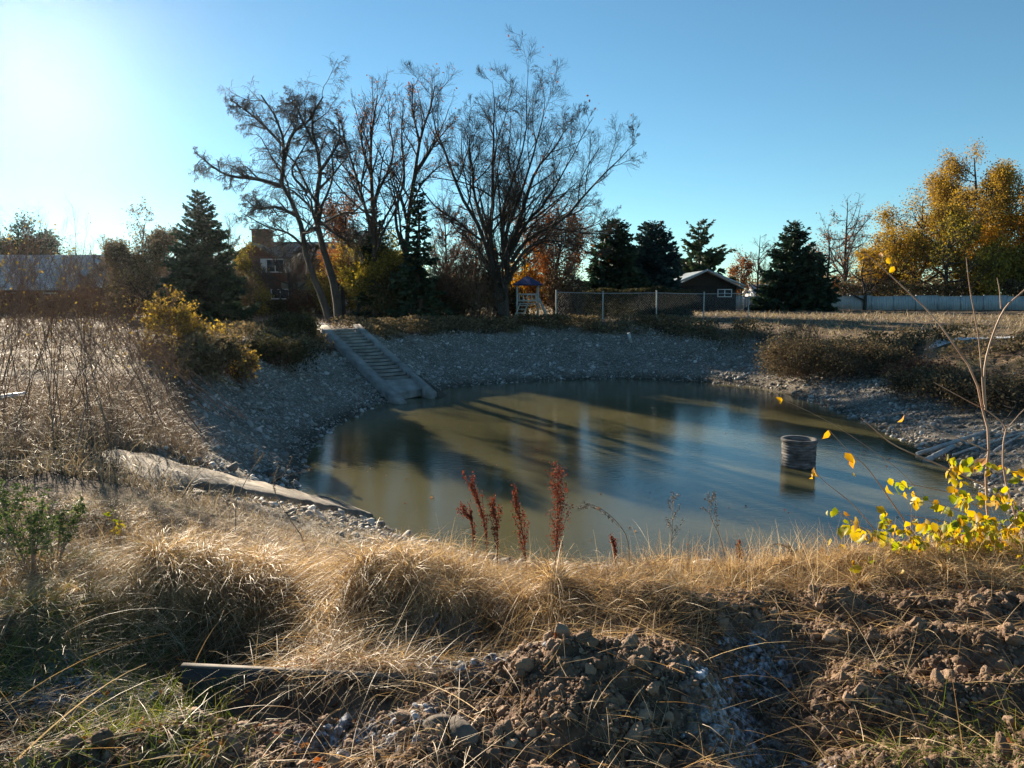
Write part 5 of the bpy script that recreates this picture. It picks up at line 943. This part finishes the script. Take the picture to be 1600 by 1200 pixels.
# weeds at left
def weed(label, px, py, Y, h, n, seed, mat='weed', ls=.03, stems=7, name='green_weed'):
    g = rng(seed); b = atY(px, py, Y); b[2] = float(Hf(b[0], b[1])); t = thing(name, label, 'weed', b); limbs = []
    for k in range(stems):
        a = g.uniform(0, 2*PI); r = h*g.uniform(.1, .35); e = b+np.array([math.cos(a)*r, math.sin(a)*r, h*g.uniform(.65, 1)]); limbs.append((catmull([b, b*.5+e*.5+[0, 0, h*.06], e], 12), .004, .0015))
    P, R_ = stack_limbs(limbs); m = MB(); m.add(*tubes(P, R_, 5)); P2, R2 = grow(P, R_, n=7, t0=.3, ang=42, lf=.25, K=5, trop=.05, wig=.1, g=g, minr=.0014); m.add(*tubes(P2, R2, 4)); m.build('stems', M['stem'], t)
    Q_ = np.concatenate([P[:, 4:].reshape(-1, 3), P2[:, 1:].reshape(-1, 3)]); C = Q_[g.integers(0, len(Q_), n)]+g.normal(0, .008, (n, 3)); m = MB(); m.add(*nleaf(C, g.normal(size=(n, 3))*[1, 1, .6], g.uniform(.5, 1.2, n)*ls, g, .4)); m.build('foliage', M[mat], t)
weed('bushy grey green weed in the lower left grass, the tallest green weed', 50, 905, 4.0, .6, 900, 191, stems=9)
weed('smaller grey green weed right beside the tallest green weed', 88, 880, 4.2, .45, 500, 192, stems=7)
weed('leafy green weed at the left edge behind the bushy weed', 20, 830, 4.9, .45, 500, 193)
weed('tiny weed with round lime yellow leaves above the left grass hummock', 185, 822, 5.0, .26, 26, 194, mat='ylw', ls=.05, stems=3)
weed('short weed with three lime leaves in the left dry grass', 214, 838, 4.8, .18, 10, 195, mat='ylw', ls=.04, stems=2)
# pale patches
def patch(name, label, px, py, sx, sy, seed, mat, cat):
    g = rng(seed); q = at(px, py, 0); n = 28; mb = MB(); V = []
    for k in range(5):
        for i in range(n):
            a = i*2*PI/n; r = (1-k/5)*(1+.25*math.sin(3*a+seed)+.15*math.sin(7*a+2*seed)); X1, Y1 = q[0]+math.cos(a)*r*sx, q[1]+math.sin(a)*r*sy; V.append((X1, Y1, float(H(X1, Y1))+.02+.05*(k/5)**.5+.02*g.random()))
    V.append((q[0], q[1], float(H(*q[:2]))+.09)); mb.add(V, [[k*n+i, k*n+(i+1) % n, (k+1)*n+(i+1) % n, (k+1)*n+i] for k in range(4) for i in range(n)]); mb.Ft.append(np.array([[4*n+i, 4*n+(i+1) % n, 5*n] for i in range(n)]))
    return tag(mb.build(name, M[mat]), label, cat, kind='stuff')
patch('snow_patch', 'thin white snow strip on the field before the brown hedge', 78, 489, 3.4, 1.6, 3, 'snow', 'snow')
patch('snow_patch', 'pale frosted patch on the right rim', 1560, 525, 2.6, .8, 4, 'snow', 'snow')
patch('snow_patch', 'small white patch at the foot of the leaning tree', 500, 507, .8, .5, 5, 'snow', 'snow')
# ------------------------------------------------------------------ added scattering volume, puts a glow around the low sun
m = MB(); m.add(*box((0, 0, 12), (1480, 1480, 32))); hz = bpy.data.materials.new('glow_scatter'); hz.use_nodes = True; nt = hz.node_tree; nt.nodes.remove(nt.nodes['Principled BSDF'])
v = nt.nodes.new('ShaderNodeVolumePrincipled'); v.inputs['Color'].default_value = (.86, .92, 1, 1); v.inputs['Density'].default_value = .00004; v.inputs['Anisotropy'].default_value = .88
nt.links.new(v.outputs[0], nt.nodes['Material Output'].inputs['Volume']); h_ = m.build('glow_volume', hz); tag(h_, 'added thin bluish volume for the glow around the sun', 'glow_volume', kind='stuff')
